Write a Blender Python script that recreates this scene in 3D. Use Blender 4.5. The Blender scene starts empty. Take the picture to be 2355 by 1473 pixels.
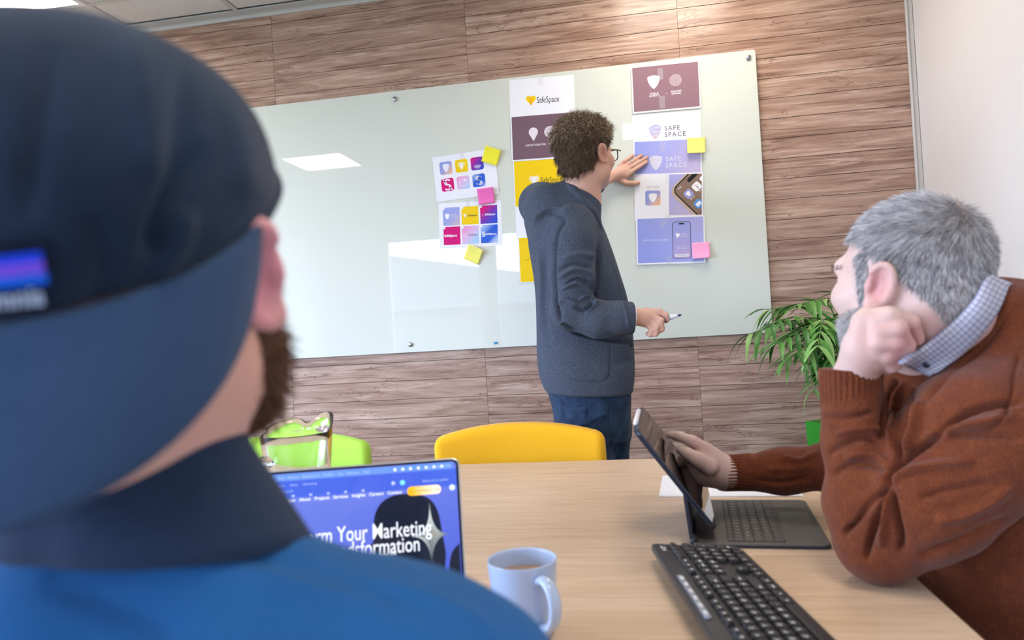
import bpy, bmesh, math, random
import numpy as np
from mathutils import Vector, Matrix

# ------------------------------------------------------------------ camera
S = bpy.context.scene
COL = S.collection
FPX, IW, IH = 1650.0, 2355.0, 1473.0          # focal length in pixels of the full frame
CAMZ = 1.14
_yaw, _pitch, _roll = (math.radians(a) for a in (9.2, 0.4, 3.44))
def _rot():
    c, s = math.cos(_yaw), math.sin(_yaw)
    m = np.array([[c, s, 0], [0, 0, -1], [-s, c, 0]], float)
    p = np.array([[1, 0, 0], [0, math.cos(_pitch), math.sin(_pitch)], [0, -math.sin(_pitch), math.cos(_pitch)]])
    q = np.array([[math.cos(_roll), math.sin(_roll), 0], [-math.sin(_roll), math.cos(_roll), 0], [0, 0, 1]])
    return q @ p @ m
CM = _rot()                                    # rows: right, down, forward in world space
CR, CD, CF = CM[0], CM[1], CM[2]
EYE = np.array([0, 0, CAMZ])
def ray(x, y): return CM.T @ np.array([(x - IW/2)/FPX, (y - IH/2)/FPX, 1.0])
def at(x, y, d): return EYE + ray(x, y)*d                     # a point d metres deep
def at_y(x, y, Y): r = ray(x, y); return EYE + r*(Y/r[1])      # on a plane parallel to the wood wall
def at_z(x, y, Z): r = ray(x, y); return EYE + r*((Z - CAMZ)/r[2])  # on a level plane
def to_px(P):
    q = (np.asarray(P, float) - EYE) @ CM.T
    return np.stack([IW/2 + FPX*q[..., 0]/q[..., 2], IH/2 + FPX*q[..., 1]/q[..., 2], q[..., 2]], -1)

cam_d = bpy.data.cameras.new('camera'); cam = bpy.data.objects.new('camera', cam_d); COL.objects.link(cam)
cam_d.sensor_width = 36.0; cam_d.lens = FPX/IW*36.0; cam_d.clip_start = 0.02
cam_d.dof.use_dof = True; cam_d.dof.focus_distance = 2.65; cam_d.dof.aperture_fstop = 4.4
mw = Matrix.Identity(4)
for i in range(3):
    mw[i][0], mw[i][1], mw[i][2], mw[i][3] = CR[i], -CD[i], -CF[i], EYE[i]
cam.matrix_world = mw
S.camera = cam

# ------------------------------------------------------------------ world, daylight, exposure
WALL_Y, WALL_R, WALL_L, REAR_Y, CEIL = 3.275, 1.262, -4.2, -3.2, 2.74
wd = bpy.data.worlds.new('sky'); S.world = wd; wd.use_nodes = True
nt = wd.node_tree; nt.nodes.clear()
bg = nt.nodes.new('ShaderNodeBackground'); wo = nt.nodes.new('ShaderNodeOutputWorld')
tc = nt.nodes.new('ShaderNodeTexCoord'); mp = nt.nodes.new('ShaderNodeMapping'); nz = nt.nodes.new('ShaderNodeTexNoise')
rp = nt.nodes.new('ShaderNodeValToRGB')
rp.color_ramp.elements[0].position = .35; rp.color_ramp.elements[0].color = (.46, .62, 1, 1)
rp.color_ramp.elements[1].position = .65; rp.color_ramp.elements[1].color = (.80, .87, 1, 1)
nz.inputs['Scale'].default_value = 3; mp.inputs['Scale'].default_value = (1, 1, 3)
nt.links.new(tc.outputs['Generated'], mp.inputs[0]); nt.links.new(mp.outputs[0], nz.inputs[0])
nt.links.new(nz.outputs[0], rp.inputs[0]); nt.links.new(rp.outputs[0], bg.inputs[0]); nt.links.new(bg.outputs[0], wo.inputs[0])
bg.inputs[1].default_value = 19.0

def area(name, loc, rot, sx, sy, power, color):
    l = bpy.data.lights.new(name, 'AREA'); l.shape = 'RECTANGLE'; l.size = sx; l.size_y = sy
    l.energy = power; l.color = color
    o = bpy.data.objects.new(name, l); COL.objects.link(o); o.location = loc; o.rotation_euler = rot
    return o
# daylight comes from the sky through the big rear window and an added, unseen one in the left wall (portals guide the sampling)
for (n_, loc_, rot_, sx_, sy_) in (('window_portal', (-2.25, REAR_Y - .125, 1.485), (math.radians(90), 0, 0), 2.2, 1.97), ('added_window_portal', (WALL_L - .125, .1, 1.485), (math.radians(90), 0, math.radians(-90)), 3.4, 1.97)):
    o_ = area(n_, loc_, rot_, sx_, sy_, 1, (1, 1, 1)); o_.data.cycles.is_portal = True

S.view_settings.view_transform = 'Standard'; S.view_settings.look = 'None'
S.view_settings.exposure = 0.5; S.view_settings.gamma = 1.0; S.view_settings.use_curve_mapping = False
PANEL_STRENGTH = 11.0
CY = S.cycles
CY.max_bounces = 6; CY.diffuse_bounces = 3; CY.glossy_bounces = 3; CY.transmission_bounces = 6; CY.transparent_max_bounces = 6
CY.adaptive_threshold = .035; CY.caustics_reflective = False; CY.caustics_refractive = False

# ------------------------------------------------------------------ helpers
def lin(r, g, b, a=1.0):
    f = lambda c: (c/255/12.92) if c/255 <= .04045 else ((c/255 + .055)/1.055)**2.4
    return (f(r), f(g), f(b), a)
def tag(o, label=None, cat=None, group=None, kind=None):
    if label: o['label'] = label
    if cat: o['category'] = cat
    if group: o['group'] = group
    if kind: o['kind'] = kind
    return o
def empty(name, loc=(0, 0, 0), rot=None, label=None, cat=None, group=None):
    o = bpy.data.objects.new(name, None); COL.objects.link(o); o.empty_display_size = .05
    o.location = loc
    if rot is not None: o.rotation_euler = rot
    return tag(o, label, cat, group)
def link(name, me, mat=None, parent=None, mw=None):
    o = bpy.data.objects.new(name, me); COL.objects.link(o)
    if mat is not None and not me.materials: me.materials.append(mat)
    if parent is not None: o.parent = parent
    if mw is not None: o.matrix_local = mw
    return o
def mesh(name, V, F, smooth=False):
    me = bpy.data.meshes.new(name)
    if isinstance(V, np.ndarray): V = V.tolist()
    if isinstance(F, np.ndarray): F = F.tolist()
    me.from_pydata(V, [], F); me.update()
    if smooth: me.shade_smooth()
    return me
def fast_mesh(name, V, Q):
    """quads (n,4) or tris (n,3) as numpy"""
    me = bpy.data.meshes.new(name); n, k = Q.shape
    me.vertices.add(len(V)); me.vertices.foreach_set('co', np.ascontiguousarray(V, np.float32).ravel())
    me.loops.add(n*k); me.loops.foreach_set('vertex_index', np.ascontiguousarray(Q, np.int32).ravel())
    me.polygons.add(n); me.polygons.foreach_set('loop_start', np.arange(0, n*k, k, dtype=np.int32))
    me.polygons.foreach_set('use_smooth', np.ones(n, bool))
    me.update(calc_edges=True); me.validate()
    return me
def bm_mesh(bm, name, smooth=False):
    me = bpy.data.meshes.new(name); bm.to_mesh(me); bm.free()
    if smooth: me.shade_smooth()
    return me
def box_me(sx, sy, sz, bevel=0, seg=2, name='box', off=(0, 0, 0)):
    bm = bmesh.new(); bmesh.ops.create_cube(bm, size=1)
    for v in bm.verts: v.co = Vector((v.co.x*sx + off[0], v.co.y*sy + off[1], v.co.z*sz + off[2]))
    if bevel: bmesh.ops.bevel(bm, geom=bm.edges[:], offset=bevel, segments=seg, affect='EDGES', profile=.5)
    me = bm_mesh(bm, name)
    if bevel: me.shade_smooth(); smooth_angle(me)
    return me
def smooth_angle(me, ang=35):
    # flat-shade big flats: mark sharp edges by angle
    bm = bmesh.new(); bm.from_mesh(me)
    for e in bm.edges:
        lf = e.link_faces
        if len(lf) != 2: continue
        a0, a1 = lf[0].calc_area(), lf[1].calc_area()
        e.smooth = not (e.calc_face_angle(0) > math.radians(ang) or (e.calc_face_angle(0) > .02 and max(a0, a1) > 12*min(a0, a1)))
    bm.to_mesh(me); bm.free()
def rrect(w, h, r, n=6, cx=0, cy=0):
    P = []
    for (sx, sy, a0) in ((1, 1, 0), (-1, 1, 90), (-1, -1, 180), (1, -1, 270)):
        for i in range(n + 1):
            a = math.radians(a0 + 90*i/n)
            P.append((cx + sx*(w/2 - r) + r*math.cos(a), cy + sy*(h/2 - r) + r*math.sin(a)))
    return P
def prism_me(P, z0, z1, bevel=0, name='prism', seg=2):
    bm = bmesh.new()
    vs = [bm.verts.new((x, y, z0)) for x, y in P]; f = bm.faces.new(vs)
    ret = bmesh.ops.extrude_face_region(bm, geom=[f])
    for v in ret['geom']:
        if isinstance(v, bmesh.types.BMVert): v.co.z = z1
    bmesh.ops.recalc_face_normals(bm, faces=bm.faces[:])
    if bevel:
        ed = [e for e in bm.edges if e.calc_face_angle(0) > math.radians(40)]
        bmesh.ops.bevel(bm, geom=ed, offset=bevel, segments=seg, affect='EDGES', profile=.5)
    me = bm_mesh(bm, name); me.shade_smooth(); smooth_angle(me, 30)
    return me
def lathe_me(prof, n=48, name='lathe', close=False):
    V, F = [], []
    for r, z in prof:
        for i in range(n):
            a = 2*math.pi*i/n; V.append((r*math.cos(a), r*math.sin(a), z))
    m = len(prof)
    for j in range(m - 1 + (1 if close else 0)):
        for i in range(n):
            k, j2 = (i + 1) % n, (j + 1) % m
            F.append((j*n + i, j*n + k, j2*n + k, j2*n + i))
    me = mesh(name, V, F, True); return me
def tube_arrays(pts, rad, n=10, cap=True, up=(0, 0, 1)):
    pts = np.array(pts, float); m = len(pts)
    rad = np.broadcast_to(np.array(rad, float), (m,)) if np.ndim(rad) < 2 else np.array(rad)
    T = np.gradient(pts, axis=0); T /= np.linalg.norm(T, axis=1)[:, None]
    u = np.array(up, float); V, F = [], []
    a = np.arange(n)*2*math.pi/n
    nrm = np.cross(T[0], u); 
    if np.linalg.norm(nrm) < 1e-3: nrm = np.cross(T[0], (1, 0, 0))
    nrm /= np.linalg.norm(nrm)
    for i in range(m):
        nrm = nrm - T[i]*np.dot(nrm, T[i]); nrm /= np.linalg.norm(nrm); b = np.cross(T[i], nrm)
        V.append(pts[i] + rad[i]*(np.cos(a)[:, None]*nrm + np.sin(a)[:, None]*b))
    V = np.concatenate(V)
    for i in range(m - 1):
        for j in range(n):
            k = (j + 1) % n; F.append((i*n + j, i*n + k, (i + 1)*n + k, (i + 1)*n + j))
    F = [tuple(f) for f in F]
    if cap: F += [tuple(range(n))[::-1], tuple((m - 1)*n + j for j in range(n))]
    return V, F
def tube_me(pts, rad, n=10, name='tube', cap=True):
    V, F = tube_arrays(pts, rad, n, cap); return mesh(name, V, F, True)
def spline(P, n=8):
    """Catmull-Rom through points (any dimension)"""
    P = np.array(P, float); Q = np.vstack([2*P[0] - P[1], P, 2*P[-1] - P[-2]]); out = []
    for i in range(1, len(Q) - 2):
        for t in np.arange(n)/n:
            a, b, c, d = Q[i - 1], Q[i], Q[i + 1], Q[i + 2]
            out.append(.5*(2*b + (c - a)*t + (2*a - 5*b + 4*c - d)*t*t + (3*b - a - 3*c + d)*t**3))
    out.append(P[-1]); return np.array(out)
def frame(o, x, y, z=None):
    """matrix from origin and x, y axes"""
    x = np.array(x, float); x /= np.linalg.norm(x); y = np.array(y, float); y -= x*np.dot(x, y); y /= np.linalg.norm(y)
    z = np.cross(x, y); m = Matrix.Identity(4)
    for i in range(3): m[i][0], m[i][1], m[i][2], m[i][3] = x[i], y[i], z[i], o[i]
    return m

# ------------------------------------------------------------------ materials
MATS = {}
def mat(name, color=(.8, .8, .8, 1), rough=.5, metal=0, spec=.5, emit=None, estr=0, coat=0, sheen=0, trans=0, ior=1.45, alpha=1, sss=0):
    if name in MATS: return MATS[name]
    m = bpy.data.materials.new(name); m.use_nodes = True; b = m.node_tree.nodes['Principled BSDF']
    b.inputs['Base Color'].default_value = color; b.inputs['Roughness'].default_value = rough
    b.inputs['Metallic'].default_value = metal; b.inputs['Specular IOR Level'].default_value = spec
    b.inputs['Coat Weight'].default_value = coat; b.inputs['Sheen Weight'].default_value = sheen
    b.inputs['Transmission Weight'].default_value = trans; b.inputs['IOR'].default_value = ior
    b.inputs['Alpha'].default_value = alpha
    if sss:
        b.inputs['Subsurface Weight'].default_value = sss; b.inputs['Subsurface Radius'].default_value = (.012, .004, .002)
        b.inputs['Subsurface Scale'].default_value = 1.0
    if emit: b.inputs['Emission Color'].default_value = emit; b.inputs['Emission Strength'].default_value = estr
    MATS[name] = m
    return m
class NB:
    """small node-building helper on a Principled material"""
    def __init__(s, m): s.m = m; s.t = m.node_tree; s.b = s.t.nodes['Principled BSDF']
    def n(s, kind, **kw):
        x = s.t.nodes.new('ShaderNode' + kind)
        for k, v in kw.items():
            if k in x.inputs.keys() if hasattr(x.inputs, 'keys') else False: x.inputs[k].default_value = v
            else: setattr(x, k, v)
        return x
    def l(s, a, b): s.t.links.new(a, b)
    def coord(s, which='Object', scale=(1, 1, 1), rot=(0, 0, 0), rnd=False):
        c = s.n('TexCoord'); mp = s.n('Mapping'); mp.inputs['Scale'].default_value = scale; mp.inputs['Rotation'].default_value = rot
        s.l(c.outputs[which], mp.inputs[0])
        if rnd:
            oi = s.n('ObjectInfo'); mul = s.n('VectorMath', operation='MULTIPLY'); cmb = s.n('CombineXYZ')
            for i in range(3): s.l(oi.outputs['Random'], cmb.inputs[i])
            s.l(cmb.outputs[0], mul.inputs[0]); mul.inputs[1].default_value = (37, 91, 53); s.l(mul.outputs[0], mp.inputs['Location'])
        return mp.outputs[0]
    def noise(s, vec, scale=5, detail=4, rough=.5, dist=0):
        x = s.n('TexNoise'); x.inputs['Scale'].default_value = scale; x.inputs['Detail'].default_value = detail
        x.inputs['Roughness'].default_value = rough; x.inputs['Distortion'].default_value = dist
        if vec is not None: s.l(vec, x.inputs['Vector'])
        return x.outputs['Fac']
    def ramp(s, fac, stops, interp='LINEAR'):
        r = s.n('ValToRGB'); e = r.color_ramp.elements; r.color_ramp.interpolation = interp
        while len(e) < len(stops): e.new(.5)
        for i, (p, c) in enumerate(stops): e[i].position = p; e[i].color = c if len(c) == 4 else (*c, 1)
        s.l(fac, r.inputs[0]); return r.outputs[0]
    def mix(s, fac, a, b, mode='MIX'):
        x = s.n('Mix', data_type='RGBA', blend_type=mode)
        for v, i in ((fac, 0), (a, 6), (b, 7)):
            if isinstance(v, (int, float)): x.inputs[i].default_value = v
            elif isinstance(v, tuple): x.inputs[i].default_value = v
            else: s.l(v, x.inputs[i])
        return x.outputs[2]
    def math(s, op, a, b=None):
        x = s.n('Math', operation=op)
        for v, i in ((a, 0), (b, 1)):
            if v is None: continue
            if isinstance(v, (int, float)): x.inputs[i].default_value = v
            else: s.l(v, x.inputs[i])
        return x.outputs[0]
    def color(s, c): s.l(c, s.b.inputs['Base Color'])
    def bump(s, h, strength=.3, dist=.002):
        x = s.n('Bump'); x.inputs['Strength'].default_value = strength; x.inputs['Distance'].default_value = dist
        s.l(h, x.inputs['Height']); s.l(x.outputs[0], s.b.inputs['Normal'])

def fabric(name, c1, c2, scale=900, rough=.9, bump=.4, sheen=.15, blotch=None, dist=.0008):
    m = mat(name, c1, rough, sheen=sheen, spec=.2); k = NB(m)
    v = k.coord('Object')
    f = k.noise(v, scale, 2, .6)
    c = k.ramp(f, [(.35, c1), (.65, c2)])
    if blotch:
        g = k.noise(v, blotch[0], 3, .5); c = k.mix(k.ramp(g, [(.35, (0, 0, 0)), (.7, (blotch[2],)*3)]), c, blotch[1])
    k.color(c); k.bump(f, bump, dist)
    return m
# ------------------------------------------------------------------ implicit-surface modeller (smooth blends -> one continuous mesh)
class Sdf:
    def __init__(s): s.ops = []
    def _add(s, fn, lo, hi, k, mode): s.ops.append((fn, np.array(lo, float), np.array(hi, float), k, mode)); return s
    def cone(s, a, b, ra, rb=None, k=.01, mode='u'):
        a = np.array(a, float); b = np.array(b, float); rb = ra if rb is None else rb
        ba = b - a; l2 = ba @ ba
        if l2 < 1e-12: b = a + np.array([1e-5, 0, 0]); ba = b - a; l2 = ba @ ba
        rr = ra - rb; a2 = l2 - rr*rr; il2 = 1/l2
        def fn(p):
            pa = p - a; y = pa @ ba; z = y - l2
            x2 = ((pa*l2 - y[:, None]*ba)**2).sum(1); y2 = y*y*l2; z2 = z*z*l2
            kk = np.sign(rr)*rr*rr*x2
            d = (np.sqrt(np.maximum(x2*a2*il2, 0)) + y*rr)*il2 - ra
            m1 = np.sign(z)*a2*z2 > kk; d1 = np.sqrt(x2 + z2)*il2 - rb
            m2 = np.sign(y)*a2*y2 < kk; d2 = np.sqrt(x2 + y2)*il2 - ra
            return np.where(m1, d1, np.where(m2, d2, d))
        r = max(ra, rb); return s._add(fn, np.minimum(a, b) - r, np.maximum(a, b) + r, k, mode)
    def chain(s, pts, rad, k=.01, mode='u', k0=None):
        for i in range(len(pts) - 1):
            s.cone(pts[i], pts[i + 1], rad[i], rad[i + 1], k if (i or k0 is None) else k0, mode)
        return s
    def ell(s, c, r, R=None, k=.01, mode='u'):
        c = np.array(c, float); r = np.array(r, float); R = np.eye(3) if R is None else np.array(R, float)   # rows: local axes
        def fn(p):
            q = (p - c) @ R.T; k0 = np.linalg.norm(q/r, axis=1); k1 = np.linalg.norm(q/(r*r), axis=1)
            return np.where(k1 > 1e-9, k0*(k0 - 1)/np.maximum(k1, 1e-9), -r.min())
        e = np.abs(R.T) @ r; return s._add(fn, c - e, c + e, k, mode)
    def box(s, c, h, R=None, rnd=.005, k=.01, mode='u', bend=0):
        c = np.array(c, float); h = np.array(h, float); R = np.eye(3) if R is None else np.array(R, float)
        def fn(p):
            q = (p - c) @ R.T
            if bend: q = q.copy(); q[:, 1] = q[:, 1] + bend*q[:, 0]**2
            q = np.abs(q) - h + rnd
            return np.linalg.norm(np.maximum(q, 0), axis=1) + np.minimum(q.max(1), 0) - rnd
        e = np.abs(R.T) @ h + abs(bend)*h[0]**2; return s._add(fn, c - e, c + e, k, mode)
    def loft(s, C, A, B, U, V, k=.01, mode='u', n=2.0, sub=6, flat=None):
        """elliptic sections centred on C (m,3), half-sizes A along U and B along V, stacked along W = U x V"""
        U = np.array(U, float); V = np.array(V, float); W = np.cross(U, V)
        X = spline(np.column_stack([np.array(C, float), A, B]), sub)
        Cs, A_, B_ = X[:, :3], np.maximum(X[:, 3], .002), np.maximum(X[:, 4], .002); H = Cs @ W
        if H[0] > H[-1]: Cs, A_, B_, H = Cs[::-1], A_[::-1], B_[::-1], H[::-1]
        cu, cv = Cs @ U, Cs @ V
        def fn(p):
            h = p @ W; a = np.interp(h, H, A_); b = np.interp(h, H, B_)
            x = np.abs(p @ U - np.interp(h, H, cu))/a; y = np.abs(p @ V - np.interp(h, H, cv))/b
            k0 = (x**n + y**n)**(1/n); k1 = ((x/a)**2 + (y/b)**2)**.5
            d = np.where(k0 > .05, k0*(k0 - 1)/np.maximum(k1, 1e-6), -np.minimum(a, b)) if n == 2.0 else (k0 - 1)*np.minimum(a, b)
            e = np.maximum(H[0] - h, h - H[-1])
            r = .012; dd = np.maximum(d + r, 0); ee = np.maximum(e + r, 0)
            return np.sqrt(dd*dd + ee*ee) + np.minimum(np.maximum(d, e) + r, 0) - r
        r = max(A_.max(), B_.max()); return s._add(fn, Cs.min(0) - r, Cs.max(0) + r, k, mode)
    def half(s, p0, nrm, k=.004):
        """keep the side the normal points away from"""
        p0 = np.array(p0, float); nrm = np.array(nrm, float)/np.linalg.norm(nrm)
        return s._add(lambda p: (p - p0) @ nrm, [-9]*3, [9]*3, k, 'i')
    def add_fn(s, fn, lo, hi, k=.01, mode='u'): return s._add(fn, lo, hi, k, mode)
    def eval(s, P, blocks=None, bs=1, pad=.06):
        """P (n,3); blocks (m,3) centres of groups of bs points, for culling"""
        d = np.full(len(P), .5)
        for fn, lo, hi, k, mode in s.ops:
            if blocks is not None:
                q = np.maximum(np.maximum(lo - blocks, blocks - hi), 0).max(1) < pad + k
                if not q.any(): continue
                m = np.repeat(q, bs)
                if q.all(): m = slice(None)
            else: m = slice(None)
            b = fn(P[m]); a = d[m]
            if mode == 'u':
                h = np.maximum(k - np.abs(a - b), 0)/k; d[m] = np.minimum(a, b) - h*h*k*.25
            elif mode == 's':
                h = np.maximum(k - np.abs(a + b), 0)/k; d[m] = np.maximum(a, -b) + h*h*k*.25
            else:
                h = np.maximum(k - np.abs(a - b), 0)/k; d[m] = np.maximum(a, b) + h*h*k*.25
        return d
    def mesh(s, h, lo=None, hi=None, disp=None):
        us = [o for o in s.ops if o[4] == 'u']
        L = np.min([o[1] for o in us], 0) - 3*h if lo is None else np.array(lo, float)
        Hh = np.max([o[2] for o in us], 0) + 3*h if hi is None else np.array(hi, float)
        B = 8; nb = np.maximum(np.ceil((Hh - L)/(h*B)).astype(int), 1)
        I = np.stack(np.meshgrid(*[np.arange(n) for n in nb], indexing='ij'), -1).reshape(-1, 3)
        cen = L + (I + .5)*B*h
        dc = s.eval(cen, cen, 1, B*h*1.5 + .03)
        keep = np.abs(dc) < B*h*.98 + .003
        act = I[keep]; ca = cen[keep]
        n1 = nb*B + 1
        D = np.repeat(np.repeat(np.repeat(dc.reshape(nb).astype(np.float32), B, 0), B, 1), B, 2)
        D = np.pad(D, ((0, 1),)*3, mode='edge')
        g = np.stack(np.meshgrid(*[np.arange(B + 1)]*3, indexing='ij'), -1).reshape(-1, 3)
        for c0 in range(0, len(act), 1500):
            A = act[c0:c0 + 1500]
            G = (A[:, None]*B + g).reshape(-1, 3)
            d = s.eval(L + G*h, ca[c0:c0 + 1500], len(g), B*h)
            if disp is not None: d = d - disp(L + G*h)
            D[G[:, 0], G[:, 1], G[:, 2]] = d
        g8 = np.stack(np.meshgrid(*[np.arange(B)]*3, indexing='ij'), -1).reshape(-1, 3)
        cells = (act[:, None]*B + g8).reshape(-1, 3)
        cor = np.array([(i, j, k) for i in (0, 1) for j in (0, 1) for k in (0, 1)])
        vals = np.stack([D[cells[:, 0] + c[0], cells[:, 1] + c[1], cells[:, 2] + c[2]] for c in cor], 1)
        sg = vals < 0; mx = sg.any(1) & ~sg.all(1)
        cells, vals, sg = cells[mx], vals[mx], sg[mx]
        acc = np.zeros((len(cells), 3)); cnt = np.zeros(len(cells))
        for a in range(8):
            for b in range(a + 1, 8):
                if np.abs(cor[a] - cor[b]).sum() != 1: continue
                m = sg[:, a] != sg[:, b]; t = vals[m, a]/(vals[m, a] - vals[m, b])
                acc[m] += cor[a] + t[:, None]*(cor[b] - cor[a]); cnt[m] += 1
        V = L + (cells + acc/cnt[:, None])*h
        idx = np.full(n1, -1, np.int32); idx[cells[:, 0], cells[:, 1], cells[:, 2]] = np.arange(len(cells))
        Q = []
        for ax in range(3):
            o = np.zeros(3, int); o[ax] = 1; b1 = np.zeros(3, int); b1[(ax + 1) % 3] = 1; b2 = np.zeros(3, int); b2[(ax + 2) % 3] = 1
            j = [i for i in range(8) if (cor[i] == o).all()][0]
            m = sg[:, 0] != sg[:, j]; c = cells[m]; ins = sg[m, 0]
            ok = (c[:, (ax + 1) % 3] > 0) & (c[:, (ax + 2) % 3] > 0); c = c[ok]; ins = ins[ok]
            q = np.stack([idx[tuple((c - x).T)] for x in (0*o, b1, b1 + b2, b2)], 1)
            good = (q >= 0).all(1); q = q[good]; ins = ins[good]
            q[~ins] = q[~ins][:, ::-1]; Q.append(q[:, ::-1] if False else q)
        return V, np.concatenate(Q)
def vnormals(V, Q):
    a = V[Q[:, 2]] - V[Q[:, 0]]; b = V[Q[:, -1]] - V[Q[:, 1]]; fn = np.cross(a, b)
    N = np.zeros_like(V)
    for i in range(Q.shape[1]): np.add.at(N, Q[:, i], fn)
    return N/np.maximum(np.linalg.norm(N, axis=1), 1e-12)[:, None]
def relax(V, Q, it=2, w=.5):
    for _ in range(it):
        A = np.zeros_like(V); n = np.zeros(len(V))
        for i in range(4):
            j = Q[:, (i + 1) % 4]; k = Q[:, i]
            np.add.at(A, k, V[j]); np.add.at(n, k, 1); np.add.at(A, j, V[k]); np.add.at(n, j, 1)
        V = V*(1 - w) + w*A/np.maximum(n, 1)[:, None]
    return V
def crease(V, N, folds, facing=None):
    """raise or sink real folds along lines; folds: list of (polyline px, half-width px, height m)"""
    P = to_px(V); w = np.clip(-(N*((V - EYE)/np.linalg.norm(V - EYE, axis=1)[:, None])).sum(1)*2.0, 0, 1)
    out = np.zeros(len(V))
    for line, hw, amp in folds:
        L = spline(line, 5) if len(line) > 2 else np.array(line, float); best = np.full(len(V), 1e9); tt = np.zeros(len(V))
        lo, hi = L.min(0) - hw*2.5, L.max(0) + hw*2.5
        m = ((P[:, :2] > lo) & (P[:, :2] < hi)).all(1)
        if not m.any(): continue
        p = P[m, :2]; bb = np.full(len(p), 1e9); ts = np.zeros(len(p)); n = len(L) - 1
        for i in range(n):
            a, b = L[i], L[i + 1]; ab = b - a; t = np.clip(((p - a) @ ab)/(ab @ ab + 1e-9), 0, 1)
            d = np.linalg.norm(p - a - t[:, None]*ab, axis=1); q = d < bb; bb[q] = d[q]; ts[q] = (i + t[q])/n
        taper = np.clip(np.minimum(ts, 1 - ts)*5, 0, 1)**.5
        out[m] += amp*np.exp(-(bb/hw)**2)*taper
    return V + N*(out*w)[:, None]
def sdf_obj(name, sdf, h, m, parent, rel=1, folds=None, disp=None):
    V, Q = sdf.mesh(h, disp=disp)
    if rel: V = relax(V, Q, rel)
    if folds: V = crease(V, vnormals(V, Q), folds)
    inv = np.array(parent.matrix_world.inverted()) if parent is not None else np.eye(4)
    # parents made in this script only carry a location
    off = np.array(parent.location) if parent is not None else np.zeros(3)
    o = link(name, fast_mesh(name, V - off, Q), m, parent)
    return o, V, Q
# ------------------------------------------------------------------ the room
def wood_material():
    m = mat('wall_wood', lin(168, 134, 116), .24, spec=.55); k = NB(m)
    v = k.coord('Object', (1, 1, 1), rnd=True)
    def stretched(sx, sz):
        mp = k.n('Mapping'); mp.inputs['Scale'].default_value = (sx, 1, sz); k.l(v, mp.inputs[0]); return mp.outputs[0]
    broad = k.noise(stretched(1.0, 6), 2.4, 2, .5, .8)
    bands = k.noise(stretched(.8, 15), 2.6, 3, .55, 1.6)
    fine = k.noise(stretched(2.2, 110), 4, 2, .6, .3)
    base = k.ramp(broad, [(.28, lin(164, 130, 111)), (.45, lin(182, 149, 129)), (.6, lin(195, 163, 143)), (.78, lin(216, 186, 165))])
    c = k.mix(k.ramp(bands, [(.34, (.78,)*3), (.45, (.18,)*3), (.54, (0,)*3)]), base, lin(122, 89, 73))
    c = k.mix(k.ramp(bands, [(.56, (0,)*3), (.70, (.6,)*3)]), c, lin(228, 200, 178))
    c = k.mix(k.ramp(fine, [(.40, (.28,)*3), (.56, (0,)*3)]), c, lin(128, 96, 80))
    # dark cracks and knots wandering along the grain
    cr = k.noise(stretched(1.3, 9), 2.2, 4, .6, 1.8)
    d = k.math('ABSOLUTE', k.math('SUBTRACT', cr, .47))
    msk = k.noise(stretched(1.5, 5), 3.0, 1, .5)
    line = k.ramp(d, [(0, (1,)*3), (.006, (.7,)*3), (.014, (0,)*3)]); keep = k.ramp(msk, [(.52, (0,)*3), (.60, (.8,)*3)])
    c = k.mix(k.math('MULTIPLY', line, keep), c, lin(92, 62, 48))
    oi = k.n('ObjectInfo'); c = k.mix(k.math('MULTIPLY', oi.outputs['Random'], .18), c, lin(150, 116, 98))
    k.color(c); k.bump(fine, .06, .0006)
    return m
M_WOOD = wood_material()
M_JOINT = mat('joint_dark', lin(66, 58, 62), .8)
M_WHITEWALL = mat('white_paint', lin(222, 215, 208), .75, spec=.25)
k = NB(M_WHITEWALL); k.bump(k.noise(k.coord('Object'), 260, 2, .5), .06, .001)
M_CEIL = mat('ceiling_tile_white', lin(226, 222, 216), .9, spec=.1)
k = NB(M_CEIL); f_ = k.noise(k.coord('Object'), 420, 2, .6); k.bump(f_, .25, .001)
M_TBAR = mat('ceiling_bar_grey', lin(205, 202, 196), .5)
M_TRIM = mat('trim_beige', lin(206, 202, 196), .5)
M_CARPET = fabric('carpet_grey', lin(96, 98, 104), lin(120, 122, 128), 500, .95, .6)
M_PANEL = mat('light_panel_emit', (1, 1, 1, 1), .5, emit=(1.0, .88, .76, 1), estr=PANEL_STRENGTH)

def struct(name, me, m, parent=None): 
    o = link(name, me, m, parent)
    if parent is None: o['kind'] = 'structure'
    return o
T = .12
struct('floor', box_me(WALL_R - WALL_L + 2*T, WALL_Y - REAR_Y + 2*T, .1, off=((WALL_R + WALL_L)/2, (WALL_Y + REAR_Y)/2, -.05)), M_CARPET)
# wood wall: dark backing plus individually laid boards
wall_b = struct('wall_back', box_me(WALL_R - WALL_L + 2*T, T, CEIL + .4, off=((WALL_R + WALL_L)/2, WALL_Y + T/2 + .003, CEIL/2)), M_JOINT)
PW, PH = .963, .0886
plank = box_me(PW - .0010, .008, PH - .0020, .0005, 1, 'plank')
plank.materials.append(M_WOOD)
z0 = .9957 - 11*PH
row = 0
while z0 + row*PH < CEIL:
    for c in range(6):
        x = WALL_R - .003 - PW*(c + .5)
        if x - PW/2 < WALL_L - PW: continue
        z = z0 + (row + .5)*PH
        link('plank', plank, None, wall_b, Matrix.Translation((x, WALL_Y + .0015 + random.Random(row*7 + c).uniform(-.0003, .0003), z)))
    row += 1
struct('wall_right', box_me(T, WALL_Y - REAR_Y + T, CEIL + .4, off=(WALL_R + T/2, (WALL_Y + REAR_Y)/2, CEIL/2)), M_WHITEWALL)
tr = struct('trim_1', box_me(.028, .010, CEIL - .02, .002, 2, off=(WALL_R - .0155, WALL_Y - .0075, CEIL/2)), M_TRIM)
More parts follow.
